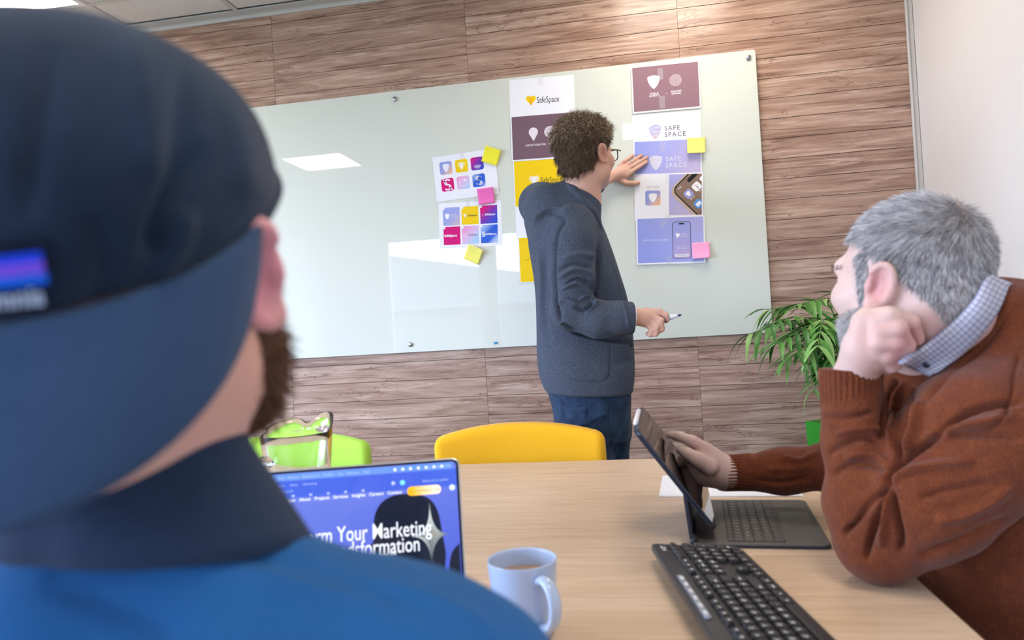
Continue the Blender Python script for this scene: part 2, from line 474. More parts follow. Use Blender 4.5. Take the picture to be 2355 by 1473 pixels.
struct('lip', box_me(.006, .006, CEIL - .02, .0015, 1, off=(WALL_R - .026, WALL_Y - .0155, CEIL/2)), M_TRIM, tr)
struct('trim_2', box_me(WALL_R - WALL_L, .012, .022, .002, 2, off=((WALL_R + WALL_L)/2, WALL_Y - .006, CEIL - .012)), M_TRIM)
# rear wall with a wide window, left wall with an added window widened for more daylight (pieces around the openings)
def wall_with_hole(name, axis, pos, a0, a1, h0, h1, w0, w1, v0, v1):
    bm = bmesh.new()
    for (p, q, r, s) in ((a0, w0, h0, h1), (w1, a1, h0, h1), (w0, w1, h0, v0), (w0, w1, v1, h1)):
        mm = bmesh.ops.create_cube(bm, size=1)
        for v in mm['verts']:
            u = (p + q)/2 + v.co.x*(q - p); zz = (r + s)/2 + v.co.z*(s - r); t = pos + v.co.y*T
            v.co = Vector((u, t, zz)) if axis == 'y' else Vector((t, u, zz))
    return struct(name, bm_mesh(bm, name), M_WHITEWALL)
wall_with_hole('wall_rear', 'y', REAR_Y - T/2, WALL_L, WALL_R, 0, CEIL + .2, -3.35, -1.15, .5, 2.47)
wall_with_hole('wall_left', 'x', WALL_L - T/2, REAR_Y, WALL_Y, 0, CEIL + .2, -1.6, 1.8, .5, 2.47)
M_FRAME = mat('window_frame_white', lin(235, 236, 238), .4)
M_PANE = mat('window_glass', (1, 1, 1, 1), .02, alpha=.12, spec=.5)
w1 = struct('window_1', box_me(2.2, .06, .06, .004, 1, off=(-2.25, REAR_Y - .08, .53)), M_FRAME)
for (x, z, sx, sz) in ((-2.25, 2.44, 2.2, .06), (-3.32, 1.485, .06, 1.97), (-1.18, 1.485, .06, 1.97), (-1.88, 1.485, .26, 1.97)):
    link('window_frame', box_me(sx, .06, sz, .004, 1, off=(x, REAR_Y - .08, z)), M_FRAME, w1)
for (xa, xb) in ((-3.29, -2.01), (-1.75, -1.21)):
    link('pane', box_me(xb - xa, .008, 1.85, off=((xa + xb)/2, REAR_Y - .085, 1.485)), M_PANE, w1)
w2 = struct('added_window', box_me(.06, 3.4, .06, .004, 1, off=(WALL_L - .08, .1, .53)), M_FRAME)  # unseen side window, added and sized to bring extra daylight into the room
for (y, z, sy, sz) in ((.1, 2.44, 3.4, .06), (-1.57, 1.485, .06, 1.97), (1.77, 1.485, .06, 1.97), (.1, 1.485, .08, 1.97)):
    link('window_frame', box_me(.06, sy, sz, .004, 1, off=(WALL_L - .08, y, z)), M_FRAME, w2)
for (ya, yb) in ((-1.54, .06), (.14, 1.74)):
    link('pane', box_me(.008, yb - ya, 1.85, off=(WALL_L - .085, (ya + yb)/2, 1.485)), M_PANE, w2)
# ceiling: slab, then lay-in tiles on a 600 mm grid with bars between
ceil = struct('ceiling', box_me(WALL_R - WALL_L + 2*T, WALL_Y - REAR_Y + 2*T, .08, off=((WALL_R + WALL_L)/2, (WALL_Y + REAR_Y)/2, CEIL + .06)), M_CEIL)
GX = [-1.777 + .6*i for i in range(-4, 6)]; GY = [2.97 - .6*i for i in range(0, 11)]
tile = box_me(.572, .572, .012, .003, 1, 'tile', off=(0, 0, .004)); tile.materials.append(M_CEIL)
PANELS = [(-2.677, 2.67), (-2.677, .27), (.323, 2.67), (.323, .27)]
for i in range(len(GX) - 1):
    for j in range(len(GY) - 1):
        x, y = (GX[i] + GX[i + 1])/2, (GY[j] + GY[j + 1])/2
        if x > WALL_R - .2 or x < WALL_L + .2 or y < REAR_Y + .2: continue
        if any(abs(x - px) < .1 and abs(y - py) < .1 for px, py in PANELS): continue
        link('tile', tile, None, ceil, Matrix.Translation((x, y, CEIL + .002)))
for x in GX:
    if WALL_L < x < WALL_R: link('ceiling_bar', box_me(.024, WALL_Y - REAR_Y - .02, .006, off=(x, (WALL_Y + REAR_Y)/2, CEIL)), M_TBAR, ceil)
for y in GY:
    if y > REAR_Y: link('ceiling_bar', box_me(WALL_R - WALL_L - .02, .024, .006, off=((WALL_R + WALL_L)/2, y, CEIL + .0005)), M_TBAR, ceil)
for i in range(len(GX) - 1):
    x = (GX[i] + GX[i + 1])/2
    if WALL_L + .2 < x < WALL_R - .2: link('tile', box_me(.572, .214, .012, .003, 1, off=(x, 3.092, CEIL + .006)), M_CEIL, ceil)
link('ceiling_bar', box_me(WALL_R - WALL_L - .02, .055, .008, off=((WALL_R + WALL_L)/2, WALL_Y - .030, CEIL)), M_TBAR, ceil)
M_PFRAME = mat('panel_frame_white', lin(240, 240, 238), .5)
for n_, (px, py) in enumerate(PANELS):
    where = {0: 'nearest the wood wall at far left', 1: 'at left, mirrored in the glass board', 2: 'above the standing man',
             3: 'above the right-hand end of the table', 4: 'at the rear left by the window', 5: 'at the rear right by the window'}[n_]
    e = empty('ceiling_light', (px, py, CEIL), label='square white light panel in the ceiling ' + where, cat='ceiling light', group='ceiling light panels')
    fr = bmesh.new()
    for (cx_, cy_, sx, sy) in ((0, .285, .594, .024), (0, -.285, .594, .024), (.285, 0, .024, .546), (-.285, 0, .024, .546)):
        mm = bmesh.ops.create_cube(fr, size=1)
        for v in mm['verts']: v.co = Vector((cx_ + v.co.x*sx, cy_ + v.co.y*sy, v.co.z*.012))
    link('frame', bm_mesh(fr, 'frame'), M_PFRAME, e)
    link('diffuser', box_me(.55, .55, .006), M_PANEL, e, Matrix.Translation((0, 0, .003)))
struct('ground', box_me(60, 60, .1, off=(-12, -10, -1.25)), mat('lawn_green', lin(96, 104, 84), .95))
# across the street: a low house seen only as a reflection in the glass board
hs = empty('house', (-4.5, -15, -1.2), label='low grey house with a pitched roof, mirrored in the glass board', cat='house')
link('wall', box_me(9, 5, 2.95, off=(1.1, 0, 1.475)), mat('house_render', lin(120, 118, 116), .9), hs)
bm = bmesh.new()
vs = [bm.verts.new(p) for p in ((-3.6, 2.8, 2.9), (5.9, 2.8, 2.9), (5.9, -2.8, 2.9), (-3.6, -2.8, 2.9), (-2.8, 0, 4.75), (4.5, 0, 3.3))]
for f in ((0, 1, 5, 4), (1, 2, 5), (2, 3, 4, 5), (3, 0, 4), (3, 2, 1, 0)): bm.faces.new([vs[i] for i in f])
link('roof', bm_mesh(bm, 'roof'), mat('roof_slate', lin(88, 88, 94), .85), hs)
# ------------------------------------------------------------------ meeting table
TZ = .74
m = mat('table_oak', lin(214, 184, 150), .42, spec=.4); k = NB(m)
v = k.coord('Object', (1, 1, 1))
def _st(sx, sy):
    mp = k.n('Mapping'); mp.inputs['Scale'].default_value = (sx, sy, 1); k.l(v, mp.inputs[0]); return mp.outputs[0]
g1 = k.noise(_st(1.2, 22), 3, 5, .6, .5); g2 = k.noise(_st(3, 160), 4, 3, .6, .1); g3 = k.noise(_st(.8, 6), 2.5, 2, .5)
c = k.ramp(g1, [(.3, lin(206, 175, 144)), (.5, lin(222, 194, 164)), (.72, lin(234, 210, 183))])
c = k.mix(k.ramp(g2, [(.4, (.35,)*3), (.6, (0,)*3)]), c, lin(184, 148, 112))
c = k.mix(k.ramp(g3, [(.4, (0,)*3), (.7, (.3,)*3)]), c, lin(224, 196, 166))
k.color(c); k.bump(g2, .05, .0005); M_OAK = m
M_STEEL = mat('leg_steel', lin(190, 192, 196), .35, metal=.9)
TX0, TX1, TY0, TY1 = -2.1, .388, .62, 2.06
tb = empty('meeting_table', ((TX0 + TX1)/2, (TY0 + TY1)/2, 0), label='long light oak meeting table across the foreground', cat='table')
link('table_top', box_me(TX1 - TX0, TY1 - TY0, .026, .003, 2, off=(0, 0, TZ - .013)), M_OAK, tb)
for sx in (-1, 1):
    for sy in (-1, 1):
        link('leg', box_me(.06, .06, TZ - .026, .004, 1, off=(sx*1.0, sy*.55, (TZ - .026)/2)), M_STEEL, tb)
link('frame_rail', box_me(1.94, .05, .05, .003, 1, off=(0, .45, TZ - .055)), M_STEEL, tb)
link('frame_rail', box_me(1.94, .05, .05, .003, 1, off=(0, -.45, TZ - .055)), M_STEEL, tb)

# ------------------------------------------------------------------ upholstered chairs beyond the table
M_CHROME = mat('chrome', lin(210, 212, 215), .15, metal=1)
def chair(name, label, col1, col2, x, y, rz, seam, zt=.825):
    e = empty(name, (x, y, 0), (0, 0, rz), label, 'chair', 'fabric chairs along the far side of the table')
    m = fabric(seam + '_cloth', col1, col2, 700, .9, .25, .2)
    sd = Sdf()
    sd.box((0, 0, .625), (.268, .030, .230), rnd=.028, k=.001, bend=.42)
    sd.ell((0, -.03, zt - .40), (.62, .5, .40), k=.03, mode='i')
    sd.ell((0, 0, .62), (.30, .5, .60), k=.03, mode='i')
    V, Q = sd.mesh(.007); V = relax(V, Q, 2)
    bk = link('backrest', fast_mesh('backrest', V, Q), m, e)
    sd = Sdf(); sd.box((0, -.24, .435), (.24, .23, .035), rnd=.03, k=.001)
    V, Q = sd.mesh(.010); link('seat', fast_mesh('seat', V, Q), m, e)
    for sx in (-1, 1):
        for (fy, dy) in ((-.42, -.03), (-.06, .05)):
            link('leg', tube_me([(sx*.20, fy, .41), (sx*.225, fy + dy, .012)], .011, 10), M_CHROME, e)
        link('support', tube_me(spline([(sx*.14, -.10, .41), (sx*.15, .03, .42), (sx*.15, .035, .60)], 5), .010, 8), M_CHROME, e)
    return e
# the backrest curve opens towards the table (-y)
chair('meeting_chair', 'yellow fabric meeting chair with rounded back behind the table', lin(246, 180, 22), lin(252, 192, 44), -.358, 2.22, 0, 'yellow', .838)
chair('meeting_chair', 'lime green fabric meeting chair behind the glass jug', lin(176, 226, 74), lin(190, 236, 96), -1.105, 2.22, 0, 'lime', .832)

# ------------------------------------------------------------------ flat print helpers
def flat(P, name='print', z=0):
    """filled polygon in the xy plane"""
    return mesh(name, [(x, y, z) for x, y in P], [tuple(range(len(P)))])
def poly_multi(polys, name='print', z=0):
    V, F = [], []
    for P in polys:
        o = len(V); V += [(x, y, z) for x, y in P]; F.append(tuple(range(o, o + len(P))))
    return mesh(name, V, F)
def ring(cx, cy, r, w, n=40, a0=0, a1=360):
    out = []
    for i in range(n):
        t0, t1 = (math.radians(a0 + (a1 - a0)*j/n) for j in (i, i + 1))
        out.append([(cx + q*math.cos(t), cy + q*math.sin(t)) for q, t in ((r, t0), (r, t1), (r - w, t1), (r - w, t0))])
    return out
def disc(cx, cy, r, n=40): return [(cx + r*math.cos(2*math.pi*i/n), cy + r*math.sin(2*math.pi*i/n)) for i in range(n)]
def shield_pts(cx, cy, w, h, n=14):
    L = []
    for i in range(n + 1):
        t = i/n; L.append((cx - w/2 + w*t, cy + h*.40 + h*.10*math.sin(math.pi*t)))     # arched top
    for i in range(1, n + 1):
        t = i/n; L.append((cx + w/2*(1 - t**2.3)**.85 if t < 1 else cx, cy + h*.40 - h*.90*t))
    for i in range(n - 1, 0, -1):
        t = i/n; L.append((cx - w/2*(1 - t**2.3)**.85, cy + h*.40 - h*.90*t))
    return L
def heart_pts(cx, cy, w, h, n=48):
    L = []
    for i in range(n):
        t = 2*math.pi*i/n; x = 16*math.sin(t)**3; y = 13*math.cos(t) - 5*math.cos(2*t) - 2*math.cos(3*t) - math.cos(4*t)
        L.append((cx - x/32*w, cy + (y + 2.5)/29*h))
    return L
def pin_pts(cx, cy, w, h, n=30):
    L = []; r = w/2; yc = cy + h/2 - r; a0 = -28
    for i in range(n + 1):
        a = math.radians(a0 + (180 - 2*a0)*i/n); L.append((cx + r*math.cos(a), yc + r*math.sin(a)))
    L.append((cx, cy - h/2)); return L
def ribbon(pts, w):
    pts = np.array(pts, float); T = np.gradient(pts, axis=0); T /= np.linalg.norm(T, axis=1)[:, None] + 1e-12
    Nn = np.stack([-T[:, 1], T[:, 0]], 1)*w/2
    return [[tuple(pts[i] + Nn[i]), tuple(pts[i] - Nn[i]), tuple(pts[i + 1] - Nn[i + 1]), tuple(pts[i + 1] + Nn[i + 1])] for i in range(len(pts) - 1)]
TSC = bpy.data.scenes.new('lettering_bench')                # a scratch scene, removed at the end
def text_me(body, size, xscale=1.0, align='LEFT', space=1.0, bold=0.0, name='lettering'):
    cu = bpy.data.curves.new('t', 'FONT'); cu.body = body; cu.size = size; cu.align_x = align; cu.space_character = space
    cu.resolution_u = 3; cu.offset = bold
    o = bpy.data.objects.new('t', cu); TSC.collection.objects.link(o)
    vl = TSC.view_layers[0]; vl.update(); dg = vl.depsgraph
    me = bpy.data.meshes.new_from_object(o.evaluated_get(dg)); me.name = name
    bpy.data.objects.remove(o); bpy.data.curves.remove(cu)
    n = len(me.vertices); co = np.zeros(n*3, np.float32); me.vertices.foreach_get('co', co); co = co.reshape(-1, 3); co[:, 0] *= xscale; co[:, 2] = 0
    me.vertices.foreach_set('co', co.ravel()); me.materials.clear(); me.update()
    return me
def ink(name, rgb, rough=.55): return mat('ink_' + name, lin(*rgb), rough, spec=.3)
def ink_grad(name, stops, direction=(1, -1), span=.2, origin=(0, 0)):
    """printed colour blend along a direction in the sheet's own coordinates"""
    if 'inkg_' + name in MATS: return MATS['inkg_' + name]
    m = mat('inkg_' + name, lin(*stops[0][1]), .5, spec=.3); k = NB(m)
    c = k.n('TexCoord'); s = k.n('VectorMath', operation='DOT_PRODUCT'); k.l(c.outputs['Object'], s.inputs[0])
    L = math.hypot(*direction); s.inputs[1].default_value = (direction[0]/L/span, direction[1]/L/span, 0)
    off = (origin[0]*direction[0] + origin[1]*direction[1])/L/span
    f = k.math('SUBTRACT', s.outputs['Value'], off)
    k.color(k.ramp(f, [(p, lin(*c_)) for p, c_ in stops])); return m

# ------------------------------------------------------------------ glass board
BY = 3.250                                            # front face of the glass
B0, B1 = np.array([-2.43, 1.040]), np.array([.614, 2.274])
m = mat('board_glass', lin(216, 220, 206), .35, spec=.5, coat=1.0); m.node_tree.nodes['Principled BSDF'].inputs['Coat Roughness'].default_value = .01
M_GLASSB = m
bw, bh = B1 - B0
brd = empty('glass_board', ((B0[0] + B1[0])/2, BY, B0[1]), label='large pale glass writing board fixed to the wood wall', cat='board')
me = prism_me(rrect(bw, bh, .012, 5, 0, bh/2), 0, .006, .0012)
o = link('glass_pane', me, M_GLASSB, brd); o.matrix_local = Matrix.Rotation(math.radians(90), 4, 'X')   # +z of the prism becomes -y
o.location = (0, .006, 0)
M_NICKEL = mat('brushed_nickel', lin(176, 176, 178), .25, metal=1)
for (px, pz) in ((-1.02, 2.235), (.583, 2.240), (-1.016, 1.077), (.585, 1.080), (-2.36, 2.235), (-2.36, 1.077)):
    lx, lz = px - brd.location.x, pz - brd.location.z
    me = lathe_me([(0, -.009), (.008, -.009), (.0105, -.0075), (.0110, -.006), (.0110, .0), (.008, .001), (.008, .0215), (0, .0215)], 24, 'standoff')
    o = link('standoff', me, M_NICKEL, brd, Matrix.Translation((lx, 0, lz)) @ Matrix.Rotation(math.radians(-90), 4, 'X'))
mg = link('small_magnet', box_me(.016, .006, .010, .0015, 2), mat('magnet_blue', lin(70, 150, 190), .3), None)
mg.location = (at_y(1140, 789, BY)[0], BY - .0032, at_y(1140, 789, BY)[2]); tag(mg, 'tiny blue magnet near the bottom edge of the glass board', 'magnet')

# ------------------------------------------------------------------ sheets taped to the board
PAPER_N = [0]
M_PAPER = mat('paper_white', lin(240, 240, 243), .75, spec=.25)
M_TAPE = mat('clear_tape', lin(235, 236, 240), .18, alpha=.22)
def sheet(label, tl, tr, bl=None, w=.297, h=.210, layer=0, group='printed sheets taped to the glass board', name='printed_sheet', cat='paper'):
    a, b = at_y(*tl, BY), at_y(*tr, BY); ang = math.atan2(b[2] - a[2], b[0] - a[0])
    y = BY - .0006 - layer*.0012
    e = link(name, box_me(w, h, .00025, off=(w/2, -h/2, 0)), M_PAPER)
    # local x along the top edge, local y up the sheet, local z out of the board
    e.matrix_world = frame((a[0], y, a[2]), (math.cos(ang), 0, math.sin(ang)), (-math.sin(ang), 0, math.cos(ang)))
    tag(e, label, cat, group)
    return e
def pr(e, me, m, x=0, y=0, lvl=1, name=None, rot=0):
    o = link(name or me.name, me, m, e, Matrix.Translation((x, y, .00016 + .00012*lvl)) @ Matrix.Rotation(rot, 4, 'Z')); return o
def tape(e, x, y, w, h, rot=0): pr(e, mesh('tape', [(-w/2, -h/2, 0), (w/2, -h/2, 0), (w/2, h/2, 0), (-w/2, h/2, 0)], [(0, 1, 2, 3)]), M_TAPE, x, y, 5, 'tape', rot)
WHITE = ink('white', (246, 243, 246)); DARK = ink('dark', (40, 36, 46)); YEL = ink('yellow', (247, 208, 4)); PLUM = ink('plum', (118, 92, 102))
MAG = ink('magenta', (214, 0, 116)); GREYT = ink('greytext', (120, 116, 128)); ORG = ink('amber', (243, 178, 10)); PALE = ink('pale', (226, 222, 230))
LAV = ink_grad('lavender', [(0, (150, 160, 226)), (.5, (170, 172, 228)), (1, (196, 182, 214))], (1, -.4), .30)
ICON = ink_grad('icon', [(0, (140, 160, 222)), (.55, (168, 164, 212)), (1, (236, 186, 150))], (1, -1), .06, (-.5*.0424, .5*.0424))
PURP = ink_grad('purple', [(0, (214, 10, 120)), (.5, (120, 50, 170)), (1, (50, 80, 200))], (1, -1), .07, (-.025, .025))
BLUE = ink_grad('blue', [(0, (150, 180, 230)), (.4, (40, 96, 205)), (.75, (50, 100, 210)), (1, (180, 200, 235))], (1, -1), .08, (-.028, .028))
PINKG = ink_grad('pinkblend', [(0, (232, 160, 206)), (.5, (222, 190, 226)), (1, (170, 206, 236))], (1, -1), .07, (-.025, .025))
def stripes(cx, cy, w, h, n=8, lw=.18):
    """pale arcs crossing a shield"""
    out = []
    for i in range(n):
        y = cy + h*.36 - h*.78*i/n; ww = w*.5*(1 - min(1, max(0, (cy + h*.40 - y)/(h*.9)))**2.3)**.85*.97
        pts = [(cx + ww*t, y + h*.05*(1 - t*t)) for t in np.linspace(-1, 1, 9)]
        out += ribbon(pts, h/n*lw)
    return out
def heart_art(e, x, y, w, h, m, edge, lvl=2):
    pr(e, flat(heart_pts(x, y, w, h), 'heart_emblem'), m, lvl=lvl)
    pr(e, flat([(x + w*.17*math.cos(t) * (1 if True else 0), y - h*.02 + h*.46*math.sin(t)) for t in np.linspace(0, 2*math.pi, 24, endpoint=False)], 'heart_fold'), edge, lvl=lvl + 1)

# --- left pair
e = sheet('sheet of six rounded app icons, tilted, left of the presenter', (994.3, 362.8), (1138, 341.5), layer=1)
ic = [(.058, -.062), (.130, -.062), (.202, -.062), (.058, -.140), (.130, -.140), (.202, -.140)]
ims = [ICON, YEL, PURP, MAG, PINKG, BLUE]
ic = [(.060 + .0745*(i % 3), -.058 - .0785*(i//3)) for i in range(6)]
for i, (x, y) in enumerate(ic): pr(e, flat(rrect(.060, .060, .010), 'app_icon'), ims[i], x, y)
pr(e, flat(shield_pts(*ic[0], .031, .038), 'shield_emblem'), WHITE, lvl=2)
pr(e, poly_multi(stripes(*ic[0], .031, .038), 'shield_lines'), ink('shieldline', (205, 205, 230)), lvl=3)
heart_art(e, *ic[1], .036, .036, ink('hearta', (246, 226, 150)), WHITE)
pr(e, poly_multi(sum([ring(ic[2][0], ic[2][1] - .004, r, .0016, 24, 200, 340) for r in (.006, .010, .014, .018)], []), 'signal_rings'), WHITE, lvl=2)
def s_curve(cx, cy, s, n=40):
    t = np.linspace(0, 1, n); ang = np.where(t < .5, 40 + t*2*230, 90 - (t - .5)*2*230)
    P = [(.011*math.cos(math.radians(a)), .0095 + .0095*math.sin(math.radians(a))) for a in np.linspace(30, 270, n//2)]
    P += [(.011*math.cos(math.radians(a)), -.0095 + .0095*math.sin(math.radians(a))) for a in np.linspace(90, -150, n//2)]
    return [(cx + s*x, cy + s*y) for x, y in P]
pr(e, poly_multi(ribbon(s_curve(*ic[3], 1.25), .0065), 'letter_emblem'), WHITE, lvl=2)
pr(e, poly_multi(ribbon([(ic[3][0] - .022, ic[3][1] + .029), (ic[3][0] - .012, ic[3][1] + .016), (ic[3][0] - .002, ic[3][1] + .006)], .006) + ribbon([(ic[3][0] + .004, ic[3][1] - .008), (ic[3][0] + .014, ic[3][1] - .018), (ic[3][0] + .024, ic[3][1] - .029)], .006), 'letter_tail'), ink('pinkwhite', (246, 200, 226)), lvl=2)
pr(e, poly_multi(ring(*ic[4], .019, .0018), 'bubble_ring'), WHITE, lvl=2); pr(e, flat(disc(ic[4][0] + .007, ic[4][1] + .009, .0045), 'bubble_glint'), WHITE, lvl=2)
for d_ in (-.005, 0, .005): pr(e, poly_multi(ribbon([(x + d_*.8, y - d_*.3) for x, y in s_curve(*ic[5], 1.0)], .0026), 'letter_emblem'), WHITE, lvl=2)
tape(e, .142, -.010, .02, .03)
e = sheet('sheet of six square logo tiles, below the tilted icon sheet', (1008.5, 468.7), (1155.8, 460.1), layer=0)
sq = [(.060 + .0885*(i % 3), -.063 - .090*(i//3)) for i in range(6)]
SQM = [ink_grad('sq0', [(0, (150, 166, 224)), (.6, (164, 168, 216)), (1, (206, 184, 190))], (1, -1), .1, (-.035, .035)), YEL, PURP, MAG, PINKG, BLUE]
for i, (x, y) in enumerate(sq):
    pr(e, flat([(-.040, -.042), (.040, -.042), (.040, .042), (-.031, .042), (-.031, .032), (-.040, .032)], 'logo_tile'), SQM[i], x, y)
pr(e, flat(shield_pts(sq[0][0] - .020, sq[0][1], .022, .027), 'shield_emblem'), WHITE, lvl=2)
pr(e, text_me('SAFE\nSPACE', .011, 1.0, space=1.25), PALE, sq[0][0] - .003, sq[0][1] + .003, 2)
heart_art(e, sq[1][0] - .024, sq[1][1], .018, .018, ink('hearta', (246, 226, 150)), WHITE)
LG = text_me('SafeSpace', .0125, .92, bold=.0002)
pr(e, LG, DARK, sq[1][0] - .012, sq[1][1] - .004, 2)
pr(e, text_me('SafeSpace', .0125, 1.0, bold=.0003), WHITE, sq[2][0] - .019, sq[2][1] - .004, 2); pr(e, text_me('I', .016), PALE, sq[2][0] - .031, sq[2][1] - .008, 2)
pr(e, text_me('SafeSpace', .0155, 1.0, bold=.0005), WHITE, sq[3][0] - .037, sq[3][1] - .004, 2)
pr(e, text_me('SafeSpace', .0125, .95), DARK, sq[4][0] - .014, sq[4][1] - .004, 2); pr(e, poly_multi(ring(sq[4][0] - .025, sq[4][1], .008, .0014, 20), 'bubble_ring'), WHITE, lvl=2)
pr(e, text_me('SafeSpace', .0125, 1.0, bold=.0003), WHITE, sq[5][0] - .018, sq[5][1] - .004, 2); pr(e, poly_multi(ribbon(s_curve(sq[5][0] - .027, sq[5][1], .5), .005), 'letter_emblem'), WHITE, lvl=2)
tape(e, .14, -.006, .022, .03)
# --- centre column
e = sheet('white sheet with yellow heart logo at the top of the centre column', (1171, 184.2), (1322.3, 171.8), layer=0)
heart_art(e, .098, -.102, .046, .044, YEL, ORG, 1)
pr(e, text_me('SafeSpace', .040, .66), DARK, .124, -.116, 2); tape(e, .145, -.02, .026, .034)
e = sheet('plum sheet with location pin and two overlapping circles', (1173.6, 267.4), (1324.1, 255.1), layer=2)
pr(e, flat([(.006, -.203), (.291, -.203), (.291, -.006), (.006, -.006)], 'printed_ground'), PLUM)
pr(e, flat(pin_pts(.104, -.092, .042, .062), 'pin_emblem'), ink('pinkwhite2', (232, 222, 228)), lvl=2)
pr(e, flat(disc(.180, -.086, .026), 'circle_emblem'), ink('circ', (214, 202, 210)), lvl=2); pr(e, flat(disc(.218, -.084, .026), 'circle_emblem'), ink('circ2', (224, 214, 220)), lvl=3)
pr(e, text_me('LOCATION PIN   +   VENN DIAGRAM', .0122, 1.0, space=1.12, bold=.0002), WHITE, .066, -.145, 2)
e = sheet('yellow sheet with white heart logo behind the presenter', (1180, 372.8), (1326, 362), layer=1)
pr(e, flat([(.004, -.206), (.293, -.206), (.293, 0), (.004, 0)], 'printed_ground'), YEL)
heart_art(e, .094, -.093, .046, .046, ink('heartw', (240, 226, 190)), WHITE); pr(e, text_me('SafeSpace', .040, .62), DARK, .124, -.108, 2)
e = sheet('white sheet with yellow app icon, mostly hidden behind the presenter', (1184, 452), (1332, 442), layer=0, h=.20)
pr(e, flat(rrect(.055, .055, .009), 'app_icon'), YEL, .085, -.096)
e = sheet('yellow splash-screen sheet at the bottom of the centre column', (1191.6, 546.4), (1338, 538), layer=2)
pr(e, flat([(.004, -.206), (.293, -.206), (.293, -.004), (.004, -.004)], 'printed_ground'), YEL)
pr(e, text_me('APP SPLASH SCREEN', .0105, 1.0, space=1.2), ink('ochre', (150, 120, 10)), .028, -.108, 2)
# --- right column
e = sheet('plum sheet with shield and beacon emblems at the top of the right column', (1450.5, 154.6), (1611.5, 138.8), layer=3)
pr(e, flat([(.006, -.203), (.291, -.203), (.291, -.006), (.006, -.006)], 'printed_ground'), ink('plum2', (146, 112, 122)))
pr(e, flat(shield_pts(.097, -.078, .053, .060), 'shield_emblem'), WHITE, lvl=2)
pr(e, poly_multi(sum([ring(.192, -.078, r, .0011, 32) for r in np.linspace(.005, .026, 7)], []), 'beacon_rings'), ink('pinkwhite2', (232, 222, 228)), lvl=2)
pr(e, text_me('SHIELD\n(SAFETY)', .0098, 1.05, 'CENTER', 1.15, .0003), WHITE, .098, -.132, 2); pr(e, text_me('BEACON\n(SPACE)', .0098, 1.05, 'CENTER', 1.15, .0003), WHITE, .193, -.130, 2)
pr(e, text_me('+', .010), WHITE, .148, -.137, 2)
tape(e, .128, -.045, .024, .05); tape(e, .130, -.17, .024, .055)
e = sheet('white sheet with striped shield and thin SAFE SPACE lettering', (1454, 266), (1613, 254), layer=1, h=.20)
SHG = ink_grad('shieldblend', [(0, (150, 160, 222)), (.6, (176, 160, 206)), (1, (232, 196, 186))], (.3, -1), .07, (.09, -.05))
pr(e, flat(shield_pts(.098, -.082, .052, .062), 'shield_emblem'), SHG, lvl=1); pr(e, poly_multi(stripes(.098, -.082, .052, .062, 9, .3), 'shield_lines'), WHITE, lvl=2)
pr(e, text_me('SAFE\nSPACE', .0285, 1.0, space=1.2), ink('greyviolet', (92, 84, 104)), .138, -.078, 2); tape(e, .13, -.03, .024, .05)
e = sheet('lavender sheet with white shield under the presenter\'s fingers', (1456.1, 324.4), (1616, 316.5), layer=2, h=.19)
pr(e, flat([(.006, -.187), (.291, -.187), (.291, -.006), (.006, -.006)], 'printed_ground'), LAV)
pr(e, flat(shield_pts(.098, -.103, .055, .064), 'shield_emblem'), PALE, lvl=2); pr(e, poly_multi(stripes(.098, -.103, .055, .064, 9, .22), 'shield_lines'), ink('lavline', (196, 196, 228)), lvl=3)
pr(e, text_me('SAFE\nSPACE', .0285, 1.0, space=1.2), PALE, .140, -.098, 2); tape(e, .128, -.03, .024, .045)
e = sheet('white sheet with app icon and a large phone photograph', (1459.5, 401.4), (1618.3, 396.8), layer=3)
pr(e, text_me('APP ICON', .010, 1.0, 'CENTER', 1.2), GREYT, .080, -.063, 2)
pr(e, flat(rrect(.066, .066, .009), 'app_icon'), ICON, .080, -.108); pr(e, flat(shield_pts(.080, -.108, .036, .042), 'shield_emblem'), WHITE, lvl=2)
PX0, PX1, PY0, PY1 = .150, .291, -.186, -.006
pr(e, flat([(PX0, PY0), (PX1, PY0), (PX1, PY1), (PX0, PY1)], 'printed_ground'), LAV)
def clip_poly(P, x0, x1, y0, y1):
    for ax, lim, sg in ((0, x0, 1), (0, x1, -1), (1, y0, 1), (1, y1, -1)):
        out = []
        for i in range(len(P)):
            a, b = P[i - 1], P[i]; da, db = sg*(a[ax] - lim), sg*(b[ax] - lim)
            if (da < 0) != (db < 0):
                t = da/(da - db); out.append((a[0] + t*(b[0] - a[0]), a[1] + t*(b[1] - a[1])))
            if db >= 0: out.append(b)
        P = out
        if not P: break
    return P
def rot2(P, cx, cy, a): 
    c, s = math.cos(a), math.sin(a); return [(cx + x*c - y*s, cy + x*s + y*c) for x, y in P]
PHO = (.146, -.080)                                     # top left corner of the pictured phone, turned 45 degrees
def phl(u, d): return (PHO[0] + (u + d)*.7071, PHO[1] + (u - d)*.7071)
def ph(P, m, lvl, name):
    Q = clip_poly([phl(x, -y) for x, y in P], PX0, PX1, PY0, PY1)
    if len(Q) > 2: pr(e, flat(Q, name), m, lvl=lvl)
BEZ = ink('phone_bezel', (24, 22, 26))
ph(rrect(.30, .40, .036, 8, .15, -.20), ink('phone_case', (200, 176, 160)), 2, 'phone_case'); ph(rrect(.286, .40, .032, 8, .155, -.207), BEZ, 3, 'phone_bezel')
M_SPARK = mat('ink_wallpaper', lin(120, 92, 78), .5); kk = NB(M_SPARK); kk.color(kk.ramp(kk.noise(kk.coord('Object'), 900, 2, .6), [(.35, lin(96, 70, 58)), (.7, lin(176, 146, 126))]))
ph(rrect(.278, .40, .028, 8, .156, -.212), M_SPARK, 4, 'phone_screen')
